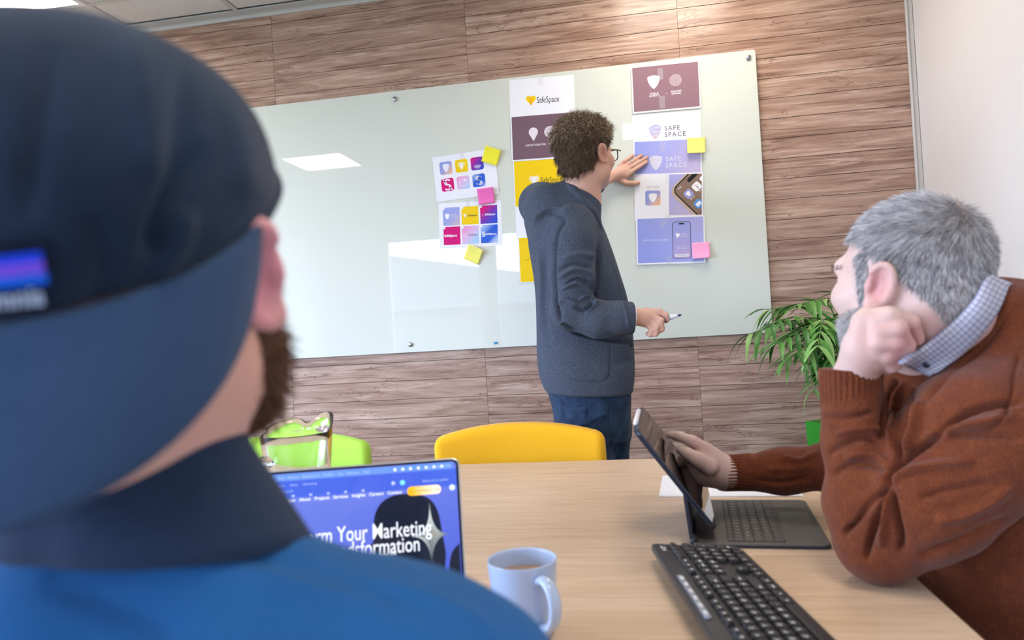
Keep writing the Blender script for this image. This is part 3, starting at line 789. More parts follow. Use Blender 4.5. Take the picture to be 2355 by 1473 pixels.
ph([(x, y - .10) for x, y in [(.02, -.07), (.3, .02), (.3, -.03), (.12, -.06)]], ink('wallpaper_shade', (52, 40, 36)), 5, 'wallpaper_shade')
ph(rrect(.056, .018, .009, 6, .117, -.031), BEZ, 6, 'phone_camera_slot')
ph(rrect(.036, .036, .009, 5, .053, -.0725), ink('icon_lilac', (158, 164, 220)), 6, 'app_icon'); ph(shield_pts(.053, -.0725, .019, .023), WHITE, 7, 'shield_emblem')
ph(rrect(.036, .036, .009, 5, .100, -.0745), WHITE, 6, 'calendar_icon'); ph(rrect(.036, .036, .009, 5, .052, -.134), ink('mailblue', (84, 150, 226)), 6, 'mail_icon')
ph([(.040, -.126), (.064, -.126), (.064, -.142), (.040, -.142)], WHITE, 7, 'mail_envelope'); ph(rrect(.036, .036, .009, 5, .148, -.0745), WHITE, 6, 'photo_icon'); ph(disc(.142, -.080, .008), ink('photored', (226, 84, 70)), 7, 'photo_petal')
def ptext(body, size, u, d, m, align='CENTER'): q = phl(u, d); pr(e, text_me(body, size, 1, align, 1, .0001), m, q[0], q[1], 8, rot=math.radians(45))
ptext('9:41', .012, .046, .030, WHITE); ptext('WED', .0065, .100, .069, ink('photored', (226, 84, 70))); ptext('7', .020, .100, .088, DARK); ptext('SafeSpace', .0068, .053, .098, WHITE); ptext('Calendar', .0068, .103, .100, WHITE)
tape(e, .175, -.165, .05, .018, math.radians(45)); tape(e, .146, -.03, .022, .05)
e = sheet('lavender splash-screen sheet with a phone outline at the bottom right', (1462.6, 501.6), (1623.4, 495.2), layer=4)
pr(e, flat([(.006, -.203), (.291, -.203), (.291, -.006), (.006, -.006)], 'printed_ground'), ink_grad('lavender2', [(0, (150, 160, 224)), (.5, (164, 170, 226)), (1, (182, 176, 226))], (1, .3), .3))
pr(e, text_me('APP SPLASH SCREEN', .0102, 1.0, space=1.22, bold=.0001), PALE, .030, -.106, 2)
pr(e, flat(rrect(.080, .163, .012, 6, .197, -.106), 'phone_bezel'), ink('phone_bezel', (24, 22, 26)), lvl=2)
pr(e, flat(rrect(.076, .159, .010, 6, .197, -.106), 'phone_screen'), ink_grad('splash', [(0, (158, 166, 224)), (.6, (172, 164, 214)), (1, (198, 168, 206))], (.3, -1), .16, (.2, -.03)), lvl=3)
pr(e, flat(rrect(.024, .006, .003, 5, .197, -.034), 'phone_camera_slot'), ink('phone_bezel', (24, 22, 26)), lvl=4)
pr(e, flat(shield_pts(.180, -.086, .018, .020), 'shield_emblem'), WHITE, lvl=4); pr(e, text_me('SAFE\nSPACE', .0098, 1, space=1.15), PALE, .194, -.084, 4)
pr(e, text_me('Feel confident.\nStay connected.', .0072, 1, 'CENTER', 1.05, .0001), PALE, .197, -.139, 4)
pr(e, flat(rrect(.062, .013, .0065, 5, .197, -.174), 'button'), PALE, lvl=4); pr(e, text_me('GET STARTED', .0055, 1, 'CENTER'), GREYT, .197, -.176, 5)
tape(e, .126, -.018, .02, .06, math.radians(-40)); tape(e, .142, -.19, .024, .035)
# --- sticky notes with curling lower or upper edge
def note(label, c_px, ang, col, curl=.010, layer=6, w=.076, lift='b'):
    c0 = at_y(*c_px, BY); n = 10; V, F = [], []
    for j in range(n + 1):
        for i in range(n + 1):
            u, v = i/n, j/n; t = v if lift == 't' else 1 - v
            z = curl*t**2.2 + (curl*.5*max(0, u - .6)*t*2 if lift == 't' else curl*.2*u*t)
            V.append(((u - .5)*w, (v - .5)*w - (z*.35 if lift == 't' else -z*.35), z))
    for j in range(n):
        for i in range(n): a = j*(n + 1) + i; F.append((a, a + 1, a + n + 2, a + n + 1))
    me = mesh('sticky_note', V, F, True)
    o = link('sticky_note', me, mat('note_' + col, {'yellow': lin(250, 240, 60), 'lemon': lin(253, 244, 120), 'pink': lin(250, 120, 190), 'palepink': lin(252, 170, 208)}[col], .7, spec=.2))
    sm = o.modifiers.new('thickness', 'SOLIDIFY'); sm.thickness = .0002
    a = math.radians(ang); o.matrix_world = frame((c0[0], BY - .0008 - layer*.0012, c0[2]), (math.cos(a), 0, math.sin(a)), (-math.sin(a), 0, math.cos(a)))
    tag(o, label, 'sticky note', 'sticky notes on the glass board')
note('yellow sticky note on the corner of the tilted icon sheet', (1131, 359), -22, 'yellow', .012, lift='t')
note('pink sticky note between the icon sheet and the logo-tile sheet', (1118.5, 451), 3, 'pink', .012, lift='t')
note('yellow sticky note stuck below the logo-tile sheet', (1090.5, 585), -27, 'lemon', .014, lift='t')
note('yellow sticky note on the right edge of the lavender shield sheet', (1600.5, 337.5), -4, 'lemon', .014)
note('pink sticky note on the corner of the lavender splash-screen sheet', (1611.5, 578), -1, 'palepink', .013)
# ------------------------------------------------------------------ laptop
M_ALU = mat('laptop_aluminium', lin(196, 200, 206), .35, metal=.9)
M_BLACKG = mat('black_glass', lin(10, 10, 13), .04, spec=.5)
LW, LH = .3126, .215
tl_ = np.array([-.251, 1.002, .955])                     # top right corner of the lid
lx = np.array([math.cos(math.radians(13.5)), math.sin(math.radians(13.5)), 0])   # along the lid, to the right
back = np.array([-lx[1], lx[0], 0]); tilt = math.radians(19)
lup = np.array([0, 0, 1])*math.cos(tilt) + back*math.sin(tilt)
hinge_r = tl_ - lup*LH
lap = empty('laptop', tuple(hinge_r - lx*LW/2 - np.array([0, 0, hinge_r[2] - TZ])), label='open silver laptop with a blue web page, in front of the capped man', cat='laptop')
L0 = np.array(lap.location)
fm = frame(hinge_r - lx*LW/2 - L0, lx, lup)              # lid: x right, y up, z towards the viewer
lid = link('lid', prism_me(rrect(LW, LH, .010, 6, 0, LH/2), -.006, 0, .0015), M_ALU, lap, fm)
link('bezel', prism_me(rrect(LW - .004, LH - .004, .009, 6, 0, LH/2), 0, .0006), M_BLACKG, lid)
def glow(name, c1, strength=1.0, c2=None, d=(1, -1), span=.3, org=(0, 0)):
    if 'scr_' + name in MATS: return MATS['scr_' + name]
    m = mat('scr_' + name, (0.01, .01, .012, 1), .08, emit=lin(*c1), estr=strength)
    if c2:
        k = NB(m); c = k.n('TexCoord'); s = k.n('VectorMath', operation='DOT_PRODUCT'); k.l(c.outputs['Object'], s.inputs[0])
        Ld = math.hypot(*d); s.inputs[1].default_value = (d[0]/Ld/span, d[1]/Ld/span, 0)
        f = k.math('SUBTRACT', s.outputs['Value'], (org[0]*d[0] + org[1]*d[1])/Ld/span)
        k.l(k.ramp(f, [(0, lin(*c1)), (1, lin(*c2))]), k.b.inputs['Emission Color'])
    return m
SW, SH = LW - .010, LH - .014
scr = link('screen', flat(rrect(SW, SH, .006, 5, 0, LH/2 + .002), 'screen'), glow('blue', (104, 122, 214), .95, (66, 84, 196), (.2, -1), .2, (0, LH)), lid, Matrix.Translation((0, 0, .0009)))
fl = np.array(fm); Rl = fl[:3, :3]; O_ = fl[:3, 3] + L0
def sp(x, y):                                            # where the line of sight meets the lid plane
    r = ray(x, y); t = ((O_ - EYE) @ Rl[:, 2])/(r @ Rl[:, 2]); q = Rl.T @ (EYE + r*t - O_); return q[0], q[1]
def sput(me, m, x=0, y=0, lvl=1, rot=0, name=None): return link(name or me.name, me, m, scr, Matrix.Translation((x, y, .0002*lvl)) @ Matrix.Rotation(rot, 4, 'Z'))
G_BAR = glow('menubar', (96, 140, 222), 1.0); G_TAB = glow('tabs', (62, 92, 206), 1.0); G_W = glow('white', (240, 244, 255), 1.0); G_DK = glow('ink', (16, 24, 44), 1.0); G_TXT = glow('greytext', (178, 196, 240), .9)
top = LH - .005
sput(flat([(-SW/2 + .004, top - .010), (SW/2 - .004, top - .010), (SW/2 - .006, top - .001), (-SW/2 + .006, top - .001)], 'menu_bar'), G_BAR)
sput(flat([(-SW/2, top - .034), (SW/2, top - .034), (SW/2, top - .0105), (-SW/2, top - .0105)], 'browser_bar'), G_TAB)
sput(text_me('Chrome   File   Edit   View   History   Bookmarks   Profiles   Tab   Window   Help', .0052), G_TXT, -.145, top - .0075, 2)
sput(text_me('Mon 12 Jan 10:40', .0052, 1, 'RIGHT'), G_TXT, SW/2 - .008, top - .0075, 2)
sput(text_me('Brandsformation     Inbox     Marketing', .0048), G_TXT, -.12, top - .018, 2); sput(text_me('brandsformation.co.uk', .0048), G_TXT, -.12, top - .026, 2)
sput(text_me('Relaunch to update', .0046, 1, 'RIGHT'), G_TXT, SW/2 - .012, top - .026, 2)
for i in range(7): sput(flat(disc(.065 + .011*i, top - .0058, .0021, 12), 'menu_icon'), G_W, lvl=2)
sput(flat(disc(.075, top - .0245, .0035, 16), 'browser_icon'), glow('cyan', (120, 220, 250), 1), lvl=2); sput(flat(disc(.062, top - .0245, .0028, 16), 'browser_icon'), G_TXT, lvl=2)
for i in range(6): sput(flat(rrect(.004, .003, .0008, 3, -.10 + .024*i, top - .0315), 'bookmark_folder'), G_TXT, lvl=2)
q = sp(706, 1148); q2 = sp(905, 1134)
a_ = .0
sput(text_me('Brandsformation   About   Projects   Services   Insights   Careers   Contact', .0062, 1, 'RIGHT', 1, .0001), G_W, q2[0] + .012, q2[1] - .002, 3)
qa, qb = sp(937, 1135), sp(1014, 1122)
sput(flat(rrect(qb[0] - qa[0], .0125, .006, 6, (qa[0] + qb[0])/2, (qa[1] + qb[1])/2), 'button'), glow('button', (255, 178, 20), 1.1, (255, 226, 196), (1, 0), .03, (qa[0] + .008, 0)), lvl=3)
sput(text_me('Get a Free Website Audit', .0042, 1, 'CENTER'), G_DK, (qa[0] + qb[0])/2, (qa[1] + qb[1])/2 - .0015, 4)
q = sp(1040, 1122); sput(flat(disc(q[0], q[1], .0042, 20), 'round_icon'), glow('palegrey', (206, 216, 236), 1), lvl=3)
blob = [sp(*p) for p in ((1020, 1345), (1025, 1290), (1025, 1268), (1017, 1225), (1008, 1180), (992, 1152), (968, 1140), (935, 1137), (905, 1141), (880, 1155), (866, 1175), (860, 1200), (861, 1240), (853, 1258), (868, 1280), (900, 1300), (920, 1345))]
sput(flat([tuple(p) for p in spline(blob, 4)], 'dark_shape'), G_DK, lvl=2)
blob = [sp(*p) for p in ((1068, 1240), (1055, 1252), (1040, 1270), (1034, 1300), (1036, 1330), (1066, 1345))]
bl = [(min(x, SW/2 - .001), y) for x, y in spline(blob, 4)]; sput(flat(bl, 'dark_shape'), G_DK, lvl=2)
cxs, cys = sp(991, 1232)
def star(s, n=9):
    tips = [(0, 1.0), (.62, 0), (0, -1.0), (-.62, 0)]; L = []
    for i in range(4):
        a, b = np.array(tips[i]), np.array(tips[(i + 1) % 4])
        for t in np.linspace(0, 1, n, endpoint=False): 
            c = np.array([0., 0.]); w = 2*t*(1 - t)*1.6; L.append(tuple(((1 - t)**2*a + t*t*b + 2*t*(1 - t)*c*.15)*s + np.array([cxs, cys])))
    return L
sput(flat(star(.044), 'star_shape'), glow('star', (214, 224, 226), 1, (70, 84, 92), (1, -1), .05, (cxs - .02, cys + .02)), lvl=4)
sput(flat(star(.030), 'star_core'), glow('starcore', (58, 72, 84), 1, (170, 168, 160), (1, 1), .04, (cxs - .015, cys - .015)), lvl=5)
qr, ql = sp(993, 1214), sp(862, 1224); wd_ = qr[0] - ql[0]
me = text_me('Transform Your Marketing', .029, .70, 'RIGHT', 1.0, .0001, 'headline'); sput(me, G_W, qr[0], qr[1] - .009, 6)
qr = sp(967, 1252); me = text_me('with Brandsformation', .029, .70, 'RIGHT', 1.0, .0001, 'headline'); sput(me, G_W, qr[0], qr[1] - .009, 6)
qr = sp(912, 1273); sput(text_me('award winning marketing talent within the\nregion and much much more', .0064, 1, 'RIGHT'), G_W, qr[0], qr[1] - .002, 6)
# base and keys
bm_ = frame(hinge_r - lx*LW/2 - L0 - np.array([0, 0, hinge_r[2] - TZ - .014]) - np.array([0, 0, 0]), lx, back)
base = link('base', prism_me(rrect(LW, .221, .010, 6, 0, -.1105), -.012, 0, .0015), M_ALU, lap, bm_)
link('keyboard_well', prism_me(rrect(.27, .105, .004, 4, 0, -.075), .0, .0004), mat('key_black', lin(26, 26, 30), .5), base)
link('trackpad', prism_me(rrect(.13, .08, .004, 4, 0, -.175), .0, .0004), mat('trackpad_alu', lin(186, 190, 196), .3, metal=.8), base)
kme = prism_me(rrect(.0165, .0160, .002, 3), 0, .0016, .0003); kme.materials.append(mat('key_black', lin(26, 26, 30), .5))
for r in range(5):
    for c_ in range(14): link('key', kme, None, base, Matrix.Translation((-.1235 + .019*c_, -.032 - .019*r, .0004)))

# ------------------------------------------------------------------ glass jug
M_JUG = mat('clear_glass', (.96, .99, .98, 1), .0, trans=1, ior=1.45)
jc = at_z(681, 990, .965)
jug = empty('glass_jug', (jc[0], jc[1], TZ + .0008), label='clear glass water jug with pinched spout, behind the laptop', cat='jug')
NJ = 64
def jug_shell():
    V, F = [], []
    outer = [(.0, 0), (.040, 0), (.047, .006), (.050, .03), (.056, .10), (.062, .17), (.066, .215), (.067, .223)]
    inner = [(.0625, .221), (.0575, .17), (.051, .10), (.045, .03), (.040, .016), (0, .014)]
    prof = spline(outer, 3).tolist() + spline(inner, 3).tolist()
    for (r, z) in prof:
        for i in range(NJ):
            a = 2*math.pi*i/NJ; t = max(0, (z - .13)/.09)
            sp_ = math.exp(-((math.degrees(a) - 52 + 180) % 360 - 180)**2/600)     # spout, pointing away from the camera
            dip = math.exp(-((math.degrees(a) - 92 + 180) % 360 - 180)**2/160)
            far = max(0, math.sin(a))**.6; rr = r*(1 + .10*t*t*sp_ - .14*t*t*dip); zz = z + (.010*sp_ - .012*dip + .020*far - .002)*t*t if r > .01 else z
            V.append((rr*math.cos(a), rr*math.sin(a), zz))
    m = len(prof)
    for j in range(m - 1):
        for i in range(NJ):
            k2 = (i + 1) % NJ; F.append((j*NJ + i, j*NJ + k2, (j + 1)*NJ + k2, (j + 1)*NJ + i))
    me = mesh('jug_body', V, F, True); bm = bmesh.new(); bm.from_mesh(me); bmesh.ops.remove_doubles(bm, verts=bm.verts[:], dist=1e-5); bmesh.ops.recalc_face_normals(bm, faces=bm.faces[:]); bm.to_mesh(me); bm.free(); me.shade_smooth(); return me
link('jug_body', jug_shell(), M_JUG, jug)
ha = math.radians(-112)
hp = [(.0615, .172), (.080, .182), (.098, .165), (.102, .125), (.092, .085), (.074, .055), (.0545, .050)]
link('handle', tube_me([(r*math.cos(ha), r*math.sin(ha), z) for r, z in spline(hp, 6)], .0075, 12), M_JUG, jug)
# ------------------------------------------------------------------ mug
M_MUG = mat('mug_glaze', lin(186, 204, 232), .22, spec=.5, coat=.3)
mc = at_z(1200, 1287, .835)
mug = empty('mug', (mc[0], mc[1], TZ + .0005), label='pale blue ceramic mug half full of milky coffee', cat='mug')
prof = spline([(0, .002), (.030, .002), (.034, 0), (.0375, .004), (.0395, .02), (.0425, .06), (.0452, .092), (.0448, .0955), (.0432, .0950), (.0420, .090), (.0395, .06), (.0368, .02), (.033, .009), (0, .008)], 4)
link('mug_body', lathe_me([tuple(p) for p in prof], 56), M_MUG, mug)
ha = math.radians(-52); hp = [(.0405, .076), (.052, .082), (.068, .077), (.077, .060), (.074, .040), (.061, .025), (.040, .019)]
H3 = [(r*math.cos(ha), r*math.sin(ha), z) for r, z in spline(hp, 6)]
V, F = tube_arrays(H3, 1.0, 14); V = np.array(V); C_ = np.repeat(np.array(H3), 14, 0); side = np.array([-math.sin(ha), math.cos(ha), 0])
dlt = V - C_; s_ = dlt @ side; V = C_ + np.outer(s_, side)*.0085 + (dlt - np.outer(s_, side))*.0052
link('handle', mesh('handle', V, F, True), M_MUG, mug)
M_COF = mat('milky_coffee', lin(176, 146, 122), .2)
link('coffee', lathe_me([(0, .073), (.0398, .073), (.0404, .0736)], 40), M_COF, mug)

# ------------------------------------------------------------------ full-size black keyboard
M_KB = mat('keyboard_black', lin(46, 46, 49), .38, spec=.5); M_KEY = mat('keycap_black', lin(40, 40, 43), .42, spec=.5); M_LEG = mat('key_legend', lin(225, 228, 232), .6)
KL, KD = .448, .150
kfar = np.array([.013, 1.185, .0]); kdir = np.array([-.059, .359, 0]); kdir /= np.linalg.norm(kdir); kfront = np.array([kdir[1], -kdir[0], 0])
ko = kfar - kdir*KL                                       # left end of the back edge
kbt = math.radians(7.0); kf3 = kfront*math.cos(kbt) - np.array([0, 0, 1])*math.sin(kbt)
kb = empty('keyboard', tuple(ko + np.array([0, 0, TZ])), label='black full-size computer keyboard lying diagonally on the table', cat='keyboard')
kmat = frame(np.array([0, 0, .0335]), kdir, -kf3)          # x along the rows, y towards the back edge, z up
body = link('body', prism_me(rrect(KL, KD, .012, 5, KL/2, -KD/2), -.010, 0, .003, seg=3), M_KB, kb, kmat)
U = .0190; lay = []                                        # (x, y, w, h, legend)
def krow(y, x, items, h=1.0):
    for it in items:
        if isinstance(it, (int, float)): x += it*U; continue
        s_, w = it if isinstance(it, tuple) else (it, 1.0)
        lay.append((x + w*U/2, y, w*U - .0026, h*U - .0028, s_)); x += w*U
x0, y0 = .010, -.034
krow(y0 + .001, x0, ['Esc', .6, 'F1', 'F2', 'F3', 'F4', .5, 'F5', 'F6', 'F7', 'F8', .5, 'F9', 'F10', 'F11', 'F12'], .72)
xn, xp = x0 + 15.3*U, x0 + 18.55*U
krow(y0 + .001, xn, ['Prt', 'Scr', 'Brk'], .72)
ys = [y0 - .0205 - U*i for i in range(5)]
krow(ys[0], x0, list('`1234567890-=') + [('Back', 2.0)]); krow(ys[1], x0, [('Tab', 1.5)] + list('QWERTYUIOP[]') + [('', 1.5)])
krow(ys[2], x0, [('Caps', 1.75)] + list("ASDFGHJKL;'#") + [('Enter', 1.25)]); krow(ys[3], x0, [('Shift', 1.25)] + list('\\ZXCVBNM,./') + [('Shift', 2.75)])
krow(ys[4], x0, [('Ctrl', 1.25), ('Win', 1.25), ('Alt', 1.25), ('', 6.25), ('Alt', 1.25), ('Fn', 1.25), ('Menu', 1.25), ('Ctrl', 1.25)])
krow(ys[0], xn, ['Ins', 'Home', 'PgUp']); krow(ys[1], xn, ['Del', 'End', 'PgDn']); krow(ys[3], xn + U, ['^']); krow(ys[4], xn, ['<', 'v', '>'])
krow(ys[0], xp, ['Num', '/', '*', '-']); krow(ys[1], xp, ['7', '8', '9']); krow(ys[2], xp, ['4', '5', '6']); krow(ys[3], xp, ['1', '2', '3']); krow(ys[4], xp, [('0', 2.0), '.'])
for i_ in range(4): lay.append((xp + U*(i_ + .5), y0 + .001, U - .0026, U*.72 - .0028, ''))
lay.append((xp + 3.5*U, (ys[1] + ys[2])/2, U - .0026, 2*U - .0028, '+')); lay.append((xp + 3.5*U, (ys[3] + ys[4])/2, U - .0026, 2*U - .0028, 'Enter'))
KC = {}; LEGV, LEGF = [], []
def keycap(w, h):
    key = (round(w, 4), round(h, 4))
    if key not in KC:
        V = []; 
        for (z, ins) in ((0, 0), (.0035, .0004), (.0062, .0018), (.0064, .0024)):
            for x, y in rrect(w - 2*ins, h - 2*ins, .0016, 1): V.append((x, y, z))
        n = 8; F = [(j*n + i, j*n + (i + 1) % n, (j + 1)*n + (i + 1) % n, (j + 1)*n + i) for j in range(3) for i in range(n)] + [tuple(range(3*n, 4*n))]
        me = mesh('key', V, F); me.materials.append(M_KEY); KC[key] = me
    return KC[key]
for (x, y, w, h, s_) in lay:
    link('key', keycap(w, h), None, body, Matrix.Translation((x, y, .0001)))
    if s_:
        sz = .0075 if len(s_) == 1 else .0046
        t = text_me(s_, sz, 1, 'LEFT', 1, .0003); o = len(LEGV)
        LEGV += [(v.co.x + x - w/2 + .003, v.co.y + y + (.0005 if len(s_) == 1 else -.0005), .00672) for v in t.vertices]; LEGF += [tuple(o + i for i in p.vertices) for p in t.polygons]
        bpy.data.meshes.remove(t)
lg = link('key_legends', mesh('key_legends', LEGV, LEGF), M_LEG, body); lg['kind'] = 'stuff'
bar = link('media_strip', prism_me(rrect(.15, .009, .0045, 4, .22, -.0115), 0, .0022, .0006), mat('media_strip_grey', lin(150, 158, 170), .3, metal=.3), body)
for i_ in range(6): link('media_button', prism_me(rrect(.013, .005, .0025, 3, .16 + .024*i_, -.0115), .002, .0032), M_LEG, bar)
link('maker_plate', prism_me(rrect(.020, .010, .0012, 3, KL - .022, -.030), 0, .0006), mat('plate_dark', lin(24, 24, 26), .25), body)
link('printed_mark', poly_multi([disc(-.011, .0015, .0032, 16), rrect(.013, .0030, .0008, 2, .002, .003), rrect(.010, .0026, .0008, 2, .0005, -.0015)], 'printed_mark'), M_LEG, body, Matrix.Translation((KL - .024, -.017, .0003)))
for xx in (KL - .045, .045):
    link('foot', box_me(.022, .005, .026, .0015, 1, off=(0, 0, -.0115)), M_KB, body, Matrix.Translation((xx, -.008, -.0085)) @ Matrix.Rotation(math.radians(-28), 4, 'X'))

# ------------------------------------------------------------------ tablet on a folding keyboard case
M_CASE = mat('case_grey', lin(92, 88, 84), .55); M_CASEK = mat('case_key', lin(84, 80, 76), .5); M_CASEB = mat('case_edge', lin(40, 44, 58), .5)
CWX, CWY = .225, .300
cx_ = np.array([.2195, -.019, 0]); cx_ /= np.linalg.norm(cx_); cy_ = np.array([-cx_[1], cx_[0], 0])
c0 = np.array([.083, 1.263, TZ + .001])
tb_ = empty('tablet_case', tuple(c0), label='dark grey folding keyboard case holding the tablet upright', cat='keyboard case')
fmt = frame((0, 0, 0), cx_, cy_)
cb = link('base', prism_me(rrect(CWX, CWY, .014, 6, CWX/2, CWY/2), 0, .0065, .0018, seg=2), M_CASE, tb_, fmt)
link('edge_band', prism_me(rrect(CWX + .001, CWY + .001, .0145, 6, CWX/2, CWY/2), .0008, .0042), M_CASEB, cb)
link('key_tray', prism_me(rrect(.094, CWY - .024, .003, 3, .108, CWY/2), .0063, .0068), mat('tray_dark', lin(58, 56, 58), .6), cb)
tk = {}
def tkey(w, h):
    if (w, h) not in tk:
        me = prism_me(rrect(w, h, .0014, 2), .0066, .0082, .0003, seg=1); me.materials.append(M_CASEK); tk[(w, h)] = me
    return tk[(w, h)]
rowsT = [[1.0]*14, [1]*13 + [1.0], [1.5] + [1]*12 + [.5], [1.75] + [1]*10 + [2.25 - 1], [2.25] + [1]*10 + [1.75], [1, 1, 1, 1.25, 5, 1.25, 1, 1, 1.5]]
uT = (CWY - .026)/14.0
for r, row_ in enumerate(rowsT):
    tot = sum(row_); s_ = 14.0/tot; y = .013; hgt = .009 if r == 0 else .0155
    xk = .0665 if r == 0 else .0800 + .0165*(r - 1) + .0
    for w in row_:
        ww = w*s_*uT; link('key', tkey(round(hgt - .0012, 5), round(ww - .0016, 5)), None, cb, Matrix.Translation((xk, y + ww/2, 0))); y += ww
TLV, TLF = [], []
for r, s_ in enumerate(('1234567890-=', 'QWERTYUIOP[]', 'ASDFGHJKL;', 'ZXCVBNM,./')):
    for i_, ch in enumerate(s_):
        t = text_me(ch, .006, 1, 'CENTER', 1, .0002); xk = .0800 + .0165*r; yk = .013 + uT*(1.3 + .25*r + i_); o = len(TLV)
        TLV += [(xk - v.co.y + .002, yk + v.co.x, .0084) for v in t.vertices]; TLF += [tuple(o + i for i in p.vertices) for p in t.polygons]; bpy.data.meshes.remove(t)
lg = link('key_legends', mesh('key_legends', TLV, TLF), mat('case_legend', lin(190, 190, 186), .6), cb); lg['kind'] = 'stuff'
link('trackpad', prism_me(rrect(.052, .105, .004, 4, .188, CWY/2), .0064, .0069), mat('case_pad', lin(98, 94, 90), .4), cb)
# hinge and back flap
link('hinge', tube_me([(0.004, .004, .008), (0.004, CWY - .004, .008)], .0065, 12), M_CASEB, cb)
nb_ = np.array([.008, 1.265, .937]) - c0; b_ = np.array([.125, 1.265, .776]) - c0
ib = np.array([.128, 1.268, .770]); it_ = np.array([.006, 1.272, .942]); iu = it_ - ib; iu /= np.linalg.norm(iu)
iy = np.array([.055, 1.0, .02]); iy /= np.linalg.norm(iy)
mid = ib + iu*.10 - np.cross(iu, iy)*0
hb = c0 + np.array([.002, .0, .008]); e2 = np.array([.040, 0, .098])
fp = []
flap_pts = [np.array([.001, 0, .008]), np.array([-.006, 0, .088])]
V = []
for (p, th) in ((flap_pts[0], .003), (flap_pts[1], .003)):
    for s_ in (-1, 1): V.append(p + np.array([th*s_, 0, 0]))
dY = np.array([0, CWY - .010, 0]); P8 = [v + np.array([0, .005, 0]) for v in V] + [v + np.array([0, .005, 0]) + dY for v in V]
link('back_flap', mesh('back_flap', [tuple(p) for p in P8], [(0, 1, 3, 2), (4, 6, 7, 5), (0, 4, 5, 1), (2, 3, 7, 6), (0, 2, 6, 4), (1, 5, 7, 3)]), M_CASEB, cb)
tab = empty('tablet', tuple(ib), label='dark glass tablet tilted on its keyboard case, held by the seated man', cat='tablet')
TW, THh = .2806, .2149
ft = frame((0, 0, 0), iy, iu)                              # z = screen side, towards the seated man
zt = np.array(ft)[:3, 2]
if zt[0] < 0: ft = frame(tuple(iy*TW), -iy, iu)
tbody = link('body', prism_me(rrect(TW, THh, .012, 6, TW/2, THh/2), -.0052, 0, .001), mat('tablet_rim', lin(70, 76, 92), .3, metal=.8), tab, ft)
link('screen', prism_me(rrect(TW - .003, THh - .003, .011, 6, TW/2, THh/2), 0, .0004), M_BLACKG, tbody)
link('cover_back', prism_me(rrect(TW + .001, THh + .001, .012, 6, TW/2, THh/2), -.0085, -.0052), M_CASEB, tbody)
pen = link('stylus', tube_me([(.05, THh + .0045, -.003), (.052, THh + .0045, -.003), (.205, THh + .0045, -.003), (.215, THh + .0045, -.003)], [.003, .0043, .0043, .002], 12), mat('stylus_white', lin(240, 240, 242), .3), tbody)
# ------------------------------------------------------------------ loose sheets under the hand
for i_, (lab, dx, dy, rz) in enumerate((('white blank sheet on the table behind the tablet, on top', .0, .0, -4.8), ('white blank sheet just showing beneath the top one', .004, -.004, -4.0))):
    o = link('paper_sheet', box_me(.297, .210, .0003, off=(.1485, .105, 0)), M_PAPER); o.location = (.043 + dx, 1.622 + dy, TZ + .0014 - .0008*i_); o.rotation_euler = (0, 0, math.radians(rz)); tag(o, lab, 'paper', 'loose sheets on the table')

# ------------------------------------------------------------------ potted palm
M_LEAF = mat('palm_leaf', lin(70, 132, 44), .42, spec=.5); k = NB(M_LEAF)
oi = k.n('ObjectInfo'); k.color(k.ramp(oi.outputs['Random'], [(0, lin(44, 104, 34)), (.5, lin(82, 148, 54)), (1, lin(150, 190, 112))]))
k.b.inputs['Transmission Weight'].default_value = 0
M_STEM = mat('palm_stem', lin(96, 140, 70), .5); M_POT = mat('pot_green', lin(58, 182, 52), .45); M_SOIL = mat('soil', lin(52, 40, 32), .95)
PC = np.array([.83, 2.86, 0])
pot = empty('potted_palm', tuple(PC), label='bushy green palm in a bright green square planter beside the wall', cat='plant')
def taper_box(w0, w1, h, t):
    V = [(sx*w0/2, sy*w0/2, 0) for sx, sy in ((-1, -1), (1, -1), (1, 1), (-1, 1))] + [(sx*w1/2, sy*w1/2, h) for sx, sy in ((-1, -1), (1, -1), (1, 1), (-1, 1))]
    wi = w1 - 2*t; V += [(sx*wi/2, sy*wi/2, h) for sx, sy in ((-1, -1), (1, -1), (1, 1), (-1, 1))] + [(sx*wi/2, sy*wi/2, h - .05) for sx, sy in ((-1, -1), (1, -1), (1, 1), (-1, 1))]
    F = [(3, 2, 1, 0)] + [(i, (i + 1) % 4, 4 + (i + 1) % 4, 4 + i) for i in range(4)] + [(4 + i, 4 + (i + 1) % 4, 8 + (i + 1) % 4, 8 + i) for i in range(4)] + [(8 + i, 8 + (i + 1) % 4, 12 + (i + 1) % 4, 12 + i) for i in range(4)]
    return mesh('planter', V, F)
pm = taper_box(.22, .27, .70, .025); link('planter', pm, M_POT, pot, Matrix.Rotation(math.radians(24), 4, 'Z'))
link('soil', box_me(.21, .21, .02, off=(0, 0, .66)), M_SOIL, pot, Matrix.Rotation(math.radians(24), 4, 'Z'))
def leaflet(L, w, droop):
    n = 7; V, F = [], []
    for i in range(n + 1):
        t = i/n; ww = w*(math.sin(math.pi*min(1, .06 + .94*t)**.75) + .04)*.5 if i < n else .0004
        z = -droop*L*t*t; x = L*t*(1 - .18*droop*t)
        V += [(x, -ww, z + ww*.25), (x, 0, z - ww*.12), (x, ww, z + ww*.25)]
    for i in range(n):
        for j in range(2): a = i*3 + j; F.append((a, a + 3, a + 4, a + 1))
    me = mesh('leaflet', V, F, True); me.materials.append(M_LEAF); return me
LV = [leaflet(.150, .023, d) for d in (.2, .4, .65)] + [leaflet(.115, .019, d) for d in (.3, .6)]
rng = random.Random(5)
